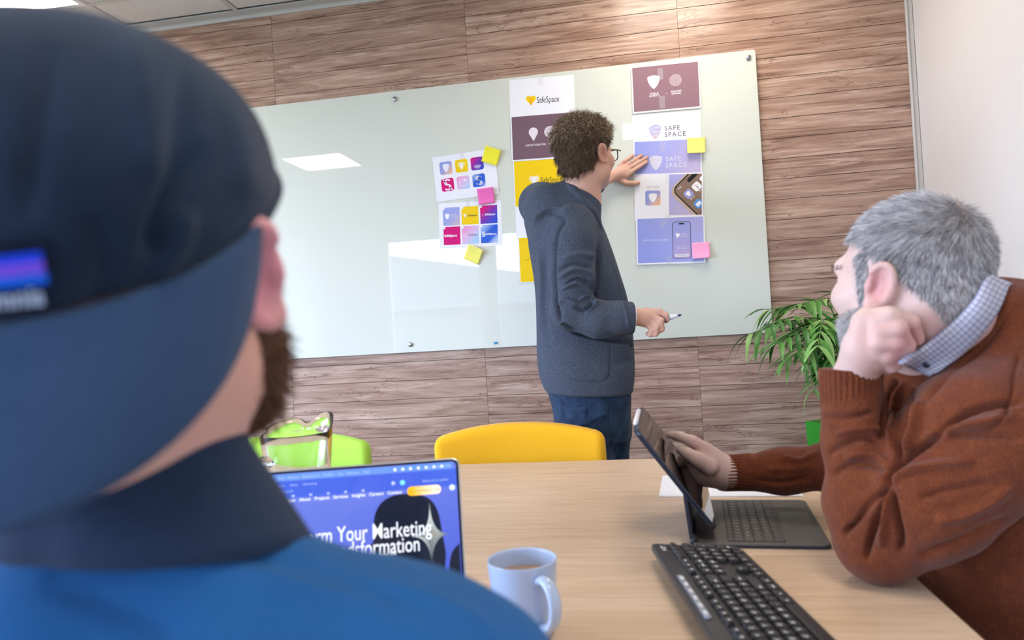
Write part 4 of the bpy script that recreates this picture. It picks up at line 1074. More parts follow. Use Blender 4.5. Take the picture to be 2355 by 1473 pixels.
def frond(base, ctrl, tip, nleaf, sc=1.0):
    P = spline([base, (np.array(base)*.5 + np.array(ctrl)*.5) + np.array([0, 0, .03]), ctrl, tip], 8) - PC
    st = link('frond', tube_me(P, np.linspace(.0038, .0012, len(P)), 6), M_STEM, pot)
    n = len(P)
    for i in range(nleaf):
        t = .38 + .60*i/(nleaf - 1); f = t*(n - 1); a = int(min(f, n - 2)); p = P[a] + (P[a + 1] - P[a])*(f - a)
        d = P[a + 1] - P[a]; d /= np.linalg.norm(d); sidev = np.cross(d, (0, 0, 1)); sidev /= np.linalg.norm(sidev) + 1e-9
        for s_ in (-1, 1):
            fwd = .55 + .6*t + rng.uniform(-.12, .12); v = sidev*s_ + d*fwd + np.array([0, 0, rng.uniform(-.25, .12)]); v /= np.linalg.norm(v)
            upv = np.cross(v, np.cross((0, 0, 1), v)); yv = np.cross((0, 0, 1.), v)
            mtx = frame(p, v, yv); s2 = sc*(1.05 - .45*abs(t - .62)*2*.6)*rng.uniform(.85, 1.1)
            link('leaflet', LV[rng.randrange(5)], None, st, mtx @ Matrix.Scale(s2, 4))
    return st
B0_ = PC + np.array([0, 0, .68])
def fr(ctrl_px, cY, tip_px, tY, n=11, sc=1.0): frond(B0_ + np.array([rng.uniform(-.05, .05), rng.uniform(-.05, .05), 0]), at_y(*ctrl_px, cY), at_y(*tip_px, tY), n, sc)
fr((1840, 742), 2.80, (1722, 770), 2.72, 12, 1.05); fr((1860, 715), 2.86, (1752, 712), 2.92, 11, .95); fr((1890, 745), 2.66, (1790, 790), 2.52, 12, 1.0)
fr((1905, 700), 2.80, (1835, 700), 2.70, 11, .95); fr((1900, 735), 2.62, (1880, 800), 2.46, 11, 1.0); fr((1880, 800), 2.72, (1795, 835), 2.66, 10, .85)
fr((1905, 830), 2.70, (1870, 900), 2.60, 10, .85); fr((1940, 690), 2.90, (1915, 672), 2.94, 9, .7); fr((1915, 790), 2.8, (1850, 850), 2.72, 10, .85)
fr((1930, 770), 2.62, (1925, 850), 2.5, 11, .95); fr((1850, 735), 2.68, (1770, 745), 2.56, 10, .9); fr((1850, 760), 2.98, (1760, 800), 3.06, 10, .9); fr((1920, 760), 2.92, (1860, 770), 3.0, 10, .9); fr((1880, 770), 2.64, (1830, 815), 2.5, 12, .95)
# ------------------------------------------------------------------ people
def skin(name, base, blush, dark=None):
    m = mat(name, base, .48, spec=.35); k = NB(m)
    v = k.coord('Object'); f = k.noise(v, 38, 4, .6); g = k.noise(v, 420, 2, .6)
    at_ = k.n('Attribute'); at_.attribute_name = 'blush'
    c = k.mix(k.ramp(f, [(.35, (0, 0, 0)), (.75, (.25,)*3)]), base, blush)
    c = k.mix(at_.outputs['Fac'], c, blush)
    if dark is not None:
        a2 = k.n('Attribute'); a2.attribute_name = 'stubble'; c = k.mix(a2.outputs['Fac'], c, dark)
    k.color(c); k.bump(g, .12, .0006)
    return m
def set_attr(o, name, vals):
    a = o.data.attributes.new(name, 'FLOAT', 'POINT'); a.data.foreach_set('value', np.ascontiguousarray(vals, np.float32))
class Frame:
    def __init__(s, o, fwd, up=(0, 0, 1), sc=1.0):
        s.o = np.array(o, float); y = np.array(fwd, float); y /= np.linalg.norm(y); z = np.array(up, float); z -= y*(z @ y); z /= np.linalg.norm(z)
        x = np.cross(y, z); s.R = np.stack([x, y, z]); s.sc = sc
    def p(s, *q): return s.o + (np.array(q, float)*s.sc) @ s.R
    def loc(s, P): return ((P - s.o) @ s.R.T)/s.sc
def head(sd, f, ears=(1, 1), neck=None, jawk=.02, detail=True, neckr=.058):
    c = f.sc; E = lambda q, r, k=.02, m='u', R=None: sd.ell(f.p(*q), np.array(r)*c, f.R if R is None else R, k, m)
    E((0, -.012, .035), (.0765, .098, .090)); E((0, .030, -.018), (.064, .066, .086), .03); E((0, .040, -.062), (.054, .050, .044), .03)
    E((0, .078, -.086), (.024, .020, .018), .025)
    for s in (-1, 1): E((s*.046, .064, -.016), (.024, .026, .022), .025); E((s*.050, .014, -.066), (.018, .032, .024), .025)
    sd.cone(f.p(-.034, .084, .030), f.p(.034, .084, .030), .013*c, .013*c, .02)
    sd.cone(f.p(0, .094, .018), f.p(0, .117, -.020), .008*c, .0125*c, .012)
    for s in (-1, 1):
        E((s*.011, .106, -.024), (.0085, .010, .0075), .008); E((s*.031, .099, .011), (.017, .012, .010), .012, 's'); E((s*.031, .080, .010), (.0135, .0135, .0125), .004)
    sd.cone(f.p(-.021, .092, -.050), f.p(.021, .092, -.050), .0075*c, .0075*c, .012); E((0, .107, -.0505), (.020, .010, .0016), .004, 's')
    for s, on in ((-1, ears[0]), (1, ears[1])):
        if not on: continue
        a = math.radians(22); R0 = np.array([[1, 0, 0], [0, math.cos(a), math.sin(a)], [0, -math.sin(a), math.cos(a)]]); b = math.radians(-s*24)
        R1 = np.array([[math.cos(b), math.sin(b), 0], [-math.sin(b), math.cos(b), 0], [0, 0, 1]]); Rr = R1 @ R0 @ f.R
        ce = f.p(s*.084, -.014, -.002)
        sd.ell(ce, np.array((.0065, .0185, .031))*c, Rr, .008)
        rim = [ce + (np.array([s*.0035, .0175*math.cos(t), .0295*math.sin(t)])*c) @ Rr for t in np.radians(np.linspace(-60, 215, 13)[::1])]
        rim = [ce + (np.array([s*.004, -.0165*math.cos(t), .029*math.sin(t)])*c) @ Rr for t in np.radians(np.linspace(-75, 150, 13))]
        sd.chain(rim, [.0046*c]*13, .003)
        sd.ell(ce + (np.array([s*.0075, .002, -.002])*c) @ Rr, np.array((.0085, .0100, .019))*c, Rr, .004, 's')
        sd.ell(ce + (np.array([s*.001, .004, -.030])*c) @ Rr, np.array((.0055, .009, .009))*c, Rr, .006)
        sd.ell(ce + (np.array([s*.002, .012, -.006])*c) @ Rr, np.array((.004, .005, .008))*c, Rr, .005)
    if neck is not None: sd.cone(f.p(0, -.020, -.055), neck, neckr*c, neckr*1.08*c, .03)
def finger(sd, pts, r0, r1, k=.006): sd.chain(pts, np.linspace(r0, r1, len(pts)), k)
def nail(f0, f1, r, out, name, parent, m):
    pass
def wloc(o):
    v = np.zeros(3)
    while o is not None: v += np.array(o.location); o = o.parent
    return v
def strands(name, roots, dirs, length, width, m, parent, seg=3, bend=None, rng=None, jit=.25, curl=0):
    """thin flat hair strands as one mesh"""
    n = len(roots); rng = rng or np.random.default_rng(1)
    d = dirs + rng.normal(0, jit, dirs.shape); d /= np.linalg.norm(d, axis=1)[:, None]
    L = length*rng.uniform(.6, 1.25, n)[:, None]
    side = np.cross(d, rng.normal(size=d.shape)); side /= np.linalg.norm(side, axis=1)[:, None]; oth = np.cross(d, side)
    V = []
    ph = rng.uniform(0, 6.28, n)[:, None]
    for j in range(seg + 1):
        t = j/seg; p = roots + d*L*t
        if bend is not None: p = p + bend*(L*t*t)
        if curl: p = p + (side*np.cos(ph + t*5.5) + oth*np.sin(ph + t*5.5) - side*np.cos(ph) - oth*np.sin(ph))*curl
        w = width*(1 - .75*t)
        V += [p - side*w*.5, p + side*w*.5]
    V = np.stack(V, 1); k = 2*(seg + 1); base = (np.arange(n)*k)[:, None]
    Q = np.concatenate([base + np.array([2*j, 2*j + 1, 2*j + 3, 2*j + 2]) for j in range(seg)])
    off = wloc(parent)
    P = V.reshape(-1, 3)
    o = link(name, fast_mesh(name, P - off, Q), m, parent)
    cl_ = .5 + .5*np.clip(cloth_noise(1.0, 190, 21)(roots)*.9, -1, 1)
    set_attr(o, 'tone', np.repeat(np.clip(.72*rng.uniform(0, 1, n) + .28*cl_, 0, 1), k))
    return o
def hair_mat(name, stops, rough=.55):
    m = mat(name, lin(*stops[0][1]), rough, spec=.3); k = NB(m); a = k.n('Attribute'); a.attribute_name = 'tone'
    k.color(k.ramp(a.outputs['Fac'], [(p, lin(*c)) for p, c in stops])); return m
def sample_surface(V, Q, mask, n, rng):
    """random points and normals on faces whose corners all satisfy mask"""
    q = Q[mask[Q].all(1)]; a = np.linalg.norm(np.cross(V[q[:, 2]] - V[q[:, 0]], V[q[:, 3]] - V[q[:, 1]]), axis=1)
    i = rng.choice(len(q), n, p=a/a.sum()); u, v = rng.random(n)[:, None], rng.random(n)[:, None]; c = V[q[i]]
    P = (c[:, 0]*(1 - u) + c[:, 1]*u)*(1 - v) + (c[:, 3]*(1 - u) + c[:, 2]*u)*v
    N = np.cross(V[q[i, 2]] - V[q[i, 0]], V[q[i, 3]] - V[q[i, 1]]); N /= np.linalg.norm(N, axis=1)[:, None] + 1e-12
    return P, N
def rows_loft(sd, rows, k=.02, n=2.0):
    """rows: (left px, right px, y px, depth m, half-thickness m)"""
    C, A, B = [], [], []
    for xl, xr, y, d, b in rows: C.append(at((xl + xr)/2, y, d)); A.append((xr - xl)/2/FPX*d); B.append(b)
    sd.loft(C, A, B, CR, CF, k, 'u', n)
def cloth_noise(amp, freq, seed=0):
    r = np.random.default_rng(seed); W = r.normal(size=(7, 3))*freq; ph = r.uniform(0, 6.28, 7)
    def fn(P): return amp*sum(np.sin(P @ W[i] + ph[i]) for i in range(7))/3.0
    return fn

# ================================================================== the presenter at the board
def presenter():
    root = empty('person', (-.10, 2.50, 0), label='man in a dark blazer and jeans standing at the board, hand on the sheets', cat='person')
    M_SK = skin('skin_presenter', lin(218, 174, 152), lin(204, 138, 116), lin(150, 122, 108))
    a = math.radians(35); hf = Frame(at(1347, 362, 2.50), (math.sin(a), math.cos(a), .02), (.03, .0, 1), 1.0)
    # ---- body: head, neck, torso core, arms, hands in one surface
    sd = Sdf(); neckb = at(1335, 470, 2.51)
    head(sd, hf, neck=neckb, neckr=.060)
    sd.cone(neckb, at(1318, 540, 2.50), .062, .08, .04)
    sd.ell(at(1318, 650, 2.50), (.10, .085, .25), None, .05)
    sd.ell(at(1350, 850, 2.50), (.13, .11, .16), None, .05)
    # right arm core
    el, wr = at(1312, 722, 2.33), at(1452, 728, 2.30)
    sd.chain([at(1322, 535, 2.40), el, wr], [.045, .036, .027], .02)
    # right hand round the marker
    P = lambda x, y, d: at(x, y, d)
    sd.cone(wr, P(1488, 731, 2.29), .024, .027, .02); sd.ell(P(1488, 733, 2.292), (.034, .018, .026), np.stack([CR, CF, -CD]), .015)
    finger(sd, [P(1498, 718, 2.285), P(1516, 717, 2.275), P(1531, 725, 2.27), P(1535, 735, 2.272)], .0105, .0080)
    finger(sd, [P(1503, 727, 2.275), P(1520, 738, 2.262), P(1522, 757, 2.270), P(1513, 764, 2.283)], .0105, .0080)
    finger(sd, [P(1499, 738, 2.276), P(1511, 752, 2.264), P(1508, 768, 2.274), P(1500, 769, 2.286)], .0102, .0078)
    finger(sd, [P(1490, 748, 2.282), P(1499, 760, 2.272), P(1495, 770, 2.280), P(1489, 768, 2.290)], .0090, .0070)
    finger(sd, [P(1486, 716, 2.30), P(1505, 718, 2.305), P(1522, 732, 2.295), P(1532, 738, 2.286)], .0115, .0085)
    # left arm reaching to the board
    sh, el2, wr2 = at(1236, 452, 2.62), at(1300, 470, 2.90), at_y(1402, 407, 3.205)
    sd.chain([sh, el2, wr2], [.045, .036, .026], .02)
    B = lambda x, y, o: at_y(x, y, BY - o)
    sd.chain([wr2, B(1422, 400, .030)], [.025, .026], .015); sd.ell(B(1434, 396, .026), (.036, .016, .034), None, .015)
    for kx, ky, tx, ty, r in ((1436, 372, 1456, 357, .0078), (1447, 377, 1475, 358, .0086), (1452, 384, 1486.5, 363, .0090), (1453, 395, 1486.5, 373, .0088)):
        mx, my = kx*.5 + tx*.5, ky*.5 + ty*.5
        finger(sd, [B(kx - 12, ky + 9, .028), B(kx, ky, .026), B(mx, my, .020), B(tx, ty, .013)], r*1.12, r*.86, .005)
    finger(sd, [B(1420, 412, .026), B(1438, 421, .022), B(1455, 422, .018), B(1468, 421, .014)], .0135, .0088, .008)
    o, V, Q = sdf_obj('body', sd, .0026, M_SK, root, 1)
    L = hf.loc(V); ear = np.exp(-(((L - np.array([.086, -.014, -.002]))/np.array([.014, .024, .036]))**2).sum(1))
    px = to_px(V); kn = sum(np.exp(-(((px[:, 0] - x)**2 + (px[:, 1] - y)**2)/30)) for x, y in ((1487, 372), (1487, 362), (1475, 357), (1469, 421), (1436, 371), (1447, 376), (1453, 384)))
    set_attr(o, 'blush', np.clip(ear*.8 + kn*.4*(px[:, 2] > 2.8), 0, .8))
    set_attr(o, 'stubble', .35*np.clip((-.035 - L[:, 2])/.03, 0, 1)*np.clip((L[:, 1] - .0)/.02, 0, 1)*(L[:, 2] > -.115))
    # ---- hair
    hs = Sdf()
    for q, r in (((0, -.016, .048), (.085, .104, .092)), ((0, .02, .084), (.072, .078, .056)), ((0, -.052, -.005), (.071, .060, .084)), ((.03, -.06, .055), (.055, .055, .06)), ((-.035, -.05, .06), (.05, .055, .06))):
        hs.ell(hf.p(*q), r, hf.R, .02)
    hs.half(hf.p(0, -.05, -.088), -hf.R[2] + .25*hf.R[1]); hs.ell(hf.p(0, .095, -.04), (.10, .080, .115), hf.R, .012, 's')
    for s in (-1, 1): hs.ell(hf.p(s*.085, .012, -.045), (.03, .040, .055), hf.R, .01, 's')
    r = np.random.default_rng(3); cn = cloth_noise(.0045, 95, 4); cn2 = cloth_noise(.0022, 210, 5)
    M_HB = mat('hair_brown_base', lin(74, 58, 46), .7, spec=.25); k = NB(M_HB); k.bump(k.noise(k.coord('Object'), 320, 4, .6), .8, .004)
    k.color(k.ramp(k.noise(k.coord('Object'), 200, 4, .6), [(.3, lin(56, 43, 34)), (.7, lin(112, 91, 71))]))
    ho, HV, HQ = sdf_obj('hair', hs, .003, M_HB, root, 0, disp=lambda p: cn(p) + cn2(p))
    Pn, Nn = sample_surface(HV, HQ, np.ones(len(HV), bool), 9000, r); Lh = hf.loc(Pn)
    topw = np.clip((Lh[:, 2] - .03)/.05, 0, 1)
    down = -hf.R[2]*.8 - hf.R[1]*.3
    sel = r.random(len(Pn)) < .35 + .65*topw
    d = Nn*(.10 + .45*topw)[:, None] + down*(1 - topw)[:, None]*1.3 + r.normal(0, .5, Nn.shape)*topw[:, None]
    tp = (topw > .5)
    MH = hair_mat('hair_brown', [(0, (60, 46, 36)), (.5, (112, 92, 70)), (.75, (164, 140, 108)), (1, (214, 194, 160))])
    strands('hair_curls', Pn[tp & sel], d[tp & sel], .022, .0019, MH, ho, 7, rng=r, jit=.3, curl=.0055)
    MH2 = hair_mat('hair_brown_dark', [(0, (58, 45, 36)), (.7, (104, 85, 67)), (1, (152, 130, 104))])
    strands('hair_lengths', Pn[~tp], d[~tp], .020, .0012, MH2, ho, 5, rng=r, jit=.14, curl=.0018)
    # ---- blazer
    cl = Sdf()
    rows_loft(cl, [(1236, 1340, 452, 2.52, .075), (1222, 1362, 478, 2.51, .105), (1213, 1384, 520, 2.50, .125), (1216, 1404, 570, 2.49, .130), (1226, 1424, 630, 2.48, .128), (1232, 1442, 690, 2.48, .125), (1234, 1453, 760, 2.48, .130), (1235, 1457, 820, 2.48, .142), (1241, 1457, 868, 2.48, .148), (1256, 1452, 905, 2.48, .148)], .03, 2.4)
    cl.chain([at(1268, 482, 2.53), at(1243, 470, 2.63), at(1300, 474, 2.90), at_y(1366, 424, 3.10)], [.090, .066, .058, .050], .06)        # far sleeve
    cl.chain([at(1320, 520, 2.40), at(1318, 560, 2.375), at(1316, 640, 2.34), at(1313, 712, 2.32)], [.074, .078, .072, .066], .022)   # near sleeve
    cl.chain([at(1313, 712, 2.32), at(1375, 735, 2.295), at(1420, 733, 2.29), at(1447, 732, 2.288)], [.066, .058, .053, .052], .02)
    cut = at(1457, 735, 2.29); cl.add_fn(lambda p: np.maximum(-((p - cut) @ CR), np.linalg.norm(p - cut, axis=1) - .085), cut - .09, cut + .09, .003, 's')
    cl.cone(at(1330, 476, 2.49), at(1322, 452, 2.52), .080, .068, .03)
    # hem rises slightly to the back
    cl.half(at(1360, 917, 2.40), CD*1.0 - CR*.10, .006)
    # neck opening
    cl.ell(at(1352, 432, 2.50), (.074, .074, .075), None, .01, 's')
    F = []
    S_ = lambda pts, w, amp: F.append((pts, w*.85, amp*1.7))
    # near sleeve creases at the elbow, armhole seam, pocket, back folds
    S_([(1372, 520), (1378, 580), (1372, 640), (1358, 690)], 6, -.012); S_([(1275, 560), (1272, 620), (1276, 690), (1290, 745)], 6, -.013)
    S_([(1305, 505), (1285, 530), (1275, 575)], 5, -.007)
    S_([(1284, 640), (1320, 622), (1352, 630), (1366, 660)], 6, .010); S_([(1282, 622), (1320, 606), (1360, 616)], 5, -.008)
    S_([(1290, 668), (1325, 652), (1350, 668), (1370, 700)], 5, .009); S_([(1300, 655), (1330, 642), (1358, 655)], 4, -.007)
    S_([(1330, 690), (1352, 684), (1372, 702)], 4, .008); S_([(1318, 706), (1348, 712), (1366, 690), (1368, 672)], 5, -.009); S_([(1345, 722), (1372, 700), (1380, 690)], 4, .006)
    S_([(1285, 600), (1330, 585), (1368, 590)], 8, .005); S_([(1283, 700), (1300, 690), (1330, 700)], 5, .006)
    S_([(1290, 745), (1330, 766), (1400, 782), (1453, 790)], 5, -.012)
    S_([(1325, 800), (1370, 815), (1400, 800)], 3, 0.0)
    for pts in ([(1404, 790), (1403, 850), (1396, 872), (1375, 880), (1330, 875), (1295, 868)],): S_(pts, 2.2, -.0035)
    S_([(1300, 500), (1262, 490), (1232, 520)], 7, -.006); S_([(1320, 478), (1290, 492), (1262, 530), (1250, 590)], 9, .006)
    S_([(1296, 478), (1250, 486), (1226, 510)], 6, .006); S_([(1255, 600), (1252, 700), (1262, 800)], 10, -.004)
    S_([(1240, 560), (1244, 660), (1242, 760)], 7, .004)
    S_([(1430, 640), (1442, 720)], 5, -.004); S_([(1400, 560), (1420, 640), (1440, 720), (1447, 760)], 3, .003)
    S_([(1380, 830), (1420, 838), (1450, 828)], 9, -.003)
    M_BL = fabric('blazer_wool', lin(40, 47, 60), lin(92, 101, 116), 620, .95, .6, .05, dist=.0012)
    o, V, Q = sdf_obj('blazer', cl, .0034, M_BL, root, 1, F)
    # collar fold of the blazer
    co = Sdf()
    ring_ = [(1303, 424, 2.485), (1318, 442, 2.447), (1337, 462, 2.425), (1354, 482, 2.415), (1368, 500, 2.42), (1385, 540, 2.425)]
    co.chain([at(*p) for p in spline(ring_, 4)], np.interp(np.linspace(0, 1, 21), [0, .2, .75, 1], [.010, .020, .018, .006]), .008)
    co.chain([at(*p) for p in spline([(1303, 424, 2.485), (1300, 420, 2.53), (1310, 424, 2.57)], 4)], [.010]*9, .008)
    sdf_obj('blazer_collar', co, .0028, M_BL, root, 1)
    link('shirt_collar', tube_me(np.array([at(*p) for p in spline([(1352, 470, 2.432), (1366, 484, 2.428), (1376, 497, 2.44)], 5)]) - np.array(root.location), .006, 8), mat('shirt_white', lin(236, 236, 240), .8), root)
    link('shirt_cuff', tube_me(np.array([at(1450, 731, 2.288), at(1460.5, 731.5, 2.288)]) - np.array(root.location), [.036, .034], 20), mat('shirt_white', lin(236, 236, 240), .8), root)
    M_BT = mat('button_horn', lin(34, 26, 24), .3)
    bt = lathe_me([(0, .001), (.0035, .001), (.006, .0028), (.0072, .002), (.0072, -.002), (0, -.002)], 18); bt.materials.append(M_BT)
    for (x, y, d, s) in ((1417, 768, 2.262, .8), (1425, 770, 2.262, .8), (1434, 771, 2.264, .8), (1451, 794, 2.375, 1.0)):
        link('button', bt, None, root, Matrix.Translation(Vector(at(x, y, d) - np.array(root.location))) @ frame((0, 0, 0), CR, -CD) @ Matrix.Scale(s, 4))
    # ---- jeans
    jn = Sdf()
    rows_loft(jn, [(1248, 1448, 872, 2.48, .125), (1262, 1450, 912, 2.48, .128), (1274, 1449, 960, 2.48, .120), (1280, 1446, 1010, 2.49, .112)], .03, 2.3)
    jn.chain([at(1345, 985, 2.45), at(1352, 1075, 2.45), at(1362, 1330, 2.48), at(1366, 1560, 2.52)], [.088, .080, .058, .050], .04)
    jn.chain([at(1400, 985, 2.53), at(1392, 1075, 2.56), at(1400, 1330, 2.60), at(1410, 1540, 2.64)], [.080, .078, .058, .050], .03)
    F = [([(1290, 965), (1320, 980), (1350, 985), (1352, 1000)], 4, -.006), ([(1300, 1000), (1345, 975), (1400, 950)], 7, .006), ([(1320, 1030), (1360, 1000), (1400, 985)], 7, -.005),
         ([(1402, 928), (1403, 990), (1400, 1060)], 2.5, -.003), ([(1283, 935), (1318, 938), (1350, 936)], 2, -.003), ([(1352, 925), (1350, 965), (1318, 974), (1306, 958)], 2, -.003), ([(1420, 960), (1426, 1050)], 8, -.004)]
    M_JN = fabric('denim_dark', lin(18, 30, 48), lin(42, 62, 88), 900, .9, .4, .1, (30, lin(60, 84, 112), .6))
    sdf_obj('jeans', jn, .0042, M_JN, root, 1, F)
    M_TH = mat('denim_thread', lin(140, 120, 90), .8); M_DN = M_JN
    # feet
    sh_ = Sdf()
    for (x, y) in ((root.location.x + .06, 2.50), (root.location.x + .12, 2.68)):
        sh_ = Sdf(); sh_.cone((x - .04, y - .03, .055), (x + .16, y + .13, .04), .048, .040, .02); sh_.half((x, y, .004), (0, 0, -1), .004)
        sdf_obj('shoe', sh_, .006, mat('shoe_brown', lin(60, 42, 32), .4), root, 1)
    # ---- spectacles
    gl = mat('glasses_frame', lin(28, 32, 40), .25); gl2 = mat('glasses_gold', lin(150, 136, 92), .3, metal=.5)
    RL = np.array(root.location)
    for s in (-1, 1):
        link('temple', tube_me(np.array([hf.p(s*.082, -.012, .012), hf.p(s*.083, .03, .016), hf.p(s*.078, .080, .020), hf.p(s*.073, .106, .021)]) - RL, [.0015, .0022, .0028, .0030], 8), gl if s < 0 else gl2, root)
        rim = rrect(.052, .036, .010, 4, s*.034, .004)
        pts = np.array([hf.p(x, .110 - abs(x)*.06, y + .006) for x, y in rim + rim[:2]]) - RL
        link('rim', tube_me(pts, .0018, 6), gl, root)
    link('bridge', tube_me(np.array([hf.p(-.009, .112, .012), hf.p(0, .116, .016), hf.p(.009, .112, .012)]) - RL, .0016, 6), gl, root)
    # ---- wedding ring
    rp_ = B(1451, 373.5, .0245)
    bmv = bpy.data.meshes.new('ring'); dv = B(1475, 358, .0135) - B(1447, 377, .026); dv /= np.linalg.norm(dv); u1 = np.cross(dv, (0, 1, 0)); u1 /= np.linalg.norm(u1); u2 = np.cross(dv, u1)
    link('ring', tube_me(np.array([rp_ + .0098*(math.cos(t)*u1 + math.sin(t)*u2) for t in np.linspace(0, 2*math.pi, 25)]) - RL, .0016, 6), mat('silver', lin(220, 218, 210), .15, metal=1), root)
    # ---- marker pen held in the right hand (its own thing)
    A_, B_ = at(1506, 738.5, 2.282), at(1567.5, 724.5, 2.262); dv = B_ - A_; Lp = np.linalg.norm(dv); dv /= Lp; A_ = A_ - dv*.045
    mk = empty('marker_pen', tuple(A_), label='white marker pen with blue tip in the presenter\'s right hand', cat='pen')
    fmk = frame((0, 0, 0), np.cross(dv, (0, 0, 1)), np.cross(dv, np.cross(dv, (0, 0, 1))))
    z = np.array(fmk)[:3, 2]
    if z @ dv < 0: fmk = frame((0, 0, 0), -np.cross(dv, (0, 0, 1)), np.cross(dv, np.cross(dv, (0, 0, 1))))
    LL = Lp + .045
    link('barrel', lathe_me([(0, 0), (.0075, 0), (.0080, .002), (.0080, LL - .030), (.0072, LL - .028), (.0060, LL - .016), (.0040, LL - .012), (0, LL - .012)], 20), mat('marker_white', lin(226, 230, 238), .35), mk, fmk)
    link('tip', lathe_me([(0, LL - .013), (.0036, LL - .013), (.0034, LL - .006), (.0014, LL), (0, LL)], 16), mat('marker_blue', lin(24, 40, 110), .5), mk, fmk)
    link('printed_band', lathe_me([(.00815, LL - .062), (.00815, LL - .036)], 20), mat('marker_print', lin(150, 158, 176), .5), mk, fmk)
    return root
presenter()
# ================================================================== the capped man in the foreground
def drape(sd, pts, lift=.0008, d0=.15):
    """points given as picture positions laid onto a surface (author-time placement, real depth)"""
    pts = np.array(pts, float); R = np.stack([ray(x, y) for x, y in pts]); n = np.linalg.norm(R, axis=1); R = R/n[:, None]
    t = np.full(len(pts), d0)
    for _ in range(60): t = t + np.clip(sd.eval(EYE + R*t[:, None]), -.02, .05)*.9
    return EYE + R*(t - lift)[:, None]
def capped_man():
    hc = at(252, 615, .388); root = empty('person', (hc[0], hc[1] + .05, 0), label='man in a backwards navy cap and blue shirt seen from behind', cat='person')
    RL = np.array(root.location)
    M_SK = skin('skin_capped', lin(226, 176, 152), lin(226, 146, 156))
    hf = Frame(hc, (-.126, .960, .26), (.05, 0, 1), 1.0)
    sd = Sdf(); nb = at(300, 1200, .43)
    head(sd, hf, neck=nb, neckr=.060)
    sd.cone(nb, at(320, 1400, .44), .058, .062, .04); sd.ell(at(330, 2200, .47), (.15, .08, .24), None, .05)
    for s_ in (-1, 1):
        shp = at(330 + s_*640, 1650, .445); elb = shp + np.array([s_*.03, .03, -.28]); wrp = elb + np.array([-s_*.14, .13, -.03])
        sd.chain([shp, elb, wrp], [.045, .038, .028], .02)
        hd = wrp + np.array([-s_*.03, .05, -.004]); sd.cone(wrp, hd, .026, .028, .02)
        for q in range(4): finger(sd, [hd + np.array([(q - 1.5)*.018, .01, 0]), hd + np.array([(q - 1.5)*.020, .05, .004]), hd + np.array([(q - 1.5)*.021, .085, -.012])], .0095, .0075)
        finger(sd, [hd + np.array([-s_*.025, -.02, 0]), hd + np.array([-s_*.048, .02, -.004]), hd + np.array([-s_*.05, .045, -.010])], .011, .0085)
    o, V, Q = sdf_obj('body', sd, .0030, M_SK, root, 1)
    L = hf.loc(V); set_attr(o, 'blush', np.clip(np.exp(-(((L - np.array([.090, -.018, .0]))/np.array([.016, .026, .038]))**2).sum(1))*1.2, 0, .9))
    # beard and sideburn
    bd = Sdf()
    for q, r in (((.052, .040, -.066), (.020, .040, .030)), ((.062, .034, -.035), (.012, .018, .040)), ((0, .078, -.098), (.034, .026, .030)), ((.034, .062, -.094), (.028, .036, .030)), ((-.034, .062, -.094), (.028, .036, .030)), ((-.052, .040, -.080), (.020, .040, .034)), ((0, .094, -.060), (.028, .012, .022))): bd.ell(hf.p(*q), r, hf.R, .02)
    M_BD = mat('beard_brown', lin(84, 54, 36), .8); cn = cloth_noise(.0022, 160, 2)
    bo, BV, BQ = sdf_obj('beard', bd, .003, M_BD, root, 0, disp=cn)
    r = np.random.default_rng(8); P_, N_ = sample_surface(BV, BQ, np.ones(len(BV), bool), 5000, r)
    strands('beard_hairs', P_, N_*.7 - hf.R[2] + hf.R[1]*.2, .012, .0007, hair_mat('beard_hair', [(0, (58, 36, 24)), (.6, (104, 68, 44)), (1, (168, 118, 80))]), bo, 3, rng=r)
    # hair under the cap rim
    # ---- cap crown
    cp = Sdf(); cp.ell(hf.p(0, -.012, .036), (.0905, .114, .084), hf.R, .01); cp.ell(hf.p(0, -.048, .044), (.082, .072, .068), hf.R, .03); cp.ell(hf.p(0, -.005, .066), (.070, .082, .044), hf.R, .04)
    full = Sdf(); full.ops = list(cp.ops); SL, Z0 = .30, .030                       # rim plane in head coordinates: z = Z0 + SL*y
    def rim_pt(a, dz=0):
        d = np.array([math.sin(a), -math.cos(a), -SL*math.cos(a)]); lo, hi = .02, .2
        for _ in range(28):
            mid = (lo + hi)/2
            if full.eval(np.array([hf.p(*(np.array([0, -.012, Z0 - SL*.012 + dz]) + d*mid))]))[0] < 0: lo = mid
            else: hi = mid
        return np.array([0, -.012, Z0 - SL*.012 + dz]) + d*lo
    nrm = np.array([0, SL, -1.0]) @ hf.R; p0 = hf.p(0, 0, Z0); cp.half(p0, nrm, .004)
    M_CAP = fabric('cap_cotton', lin(26, 42, 62), lin(42, 60, 84), 1200, .9, .35, .12, (14, lin(22, 34, 50), .7))
    F = [([(430, 60), (420, 260), (400, 400), (360, 560), (330, 640)], 26, -.004), ([(470, 330), (410, 430), (365, 520), (350, 600)], 20, -.005), ([(300, 60), (330, 250), (350, 420)], 40, .003), ([(520, 200), (560, 330), (570, 460)], 36, .003), ([(120, 100), (90, 300), (60, 500)], 30, -.003), ([(430, 480), (410, 560), (350, 640)], 22, .004), ([(200, 500), (240, 600), (220, 700)], 30, -.003)]
    cn = cloth_noise(.0012, 34, 7)
    co, CV, CQ = sdf_obj('cap_crown', cp, .0032, M_CAP, root, 1, F, disp=cn)
    # button on top and the sweatband edge
    ring_ = [hf.p(*(rim_pt(t)*np.array([.995, .995, 1]))) for t in np.linspace(0, 2*math.pi, 90)]
    link('cap_band', tube_me(np.array(ring_) - RL, .0034, 8), M_CAP, root)
    # ---- visor hanging over the nape
    nphi, nr = 60, 14; Vv = []
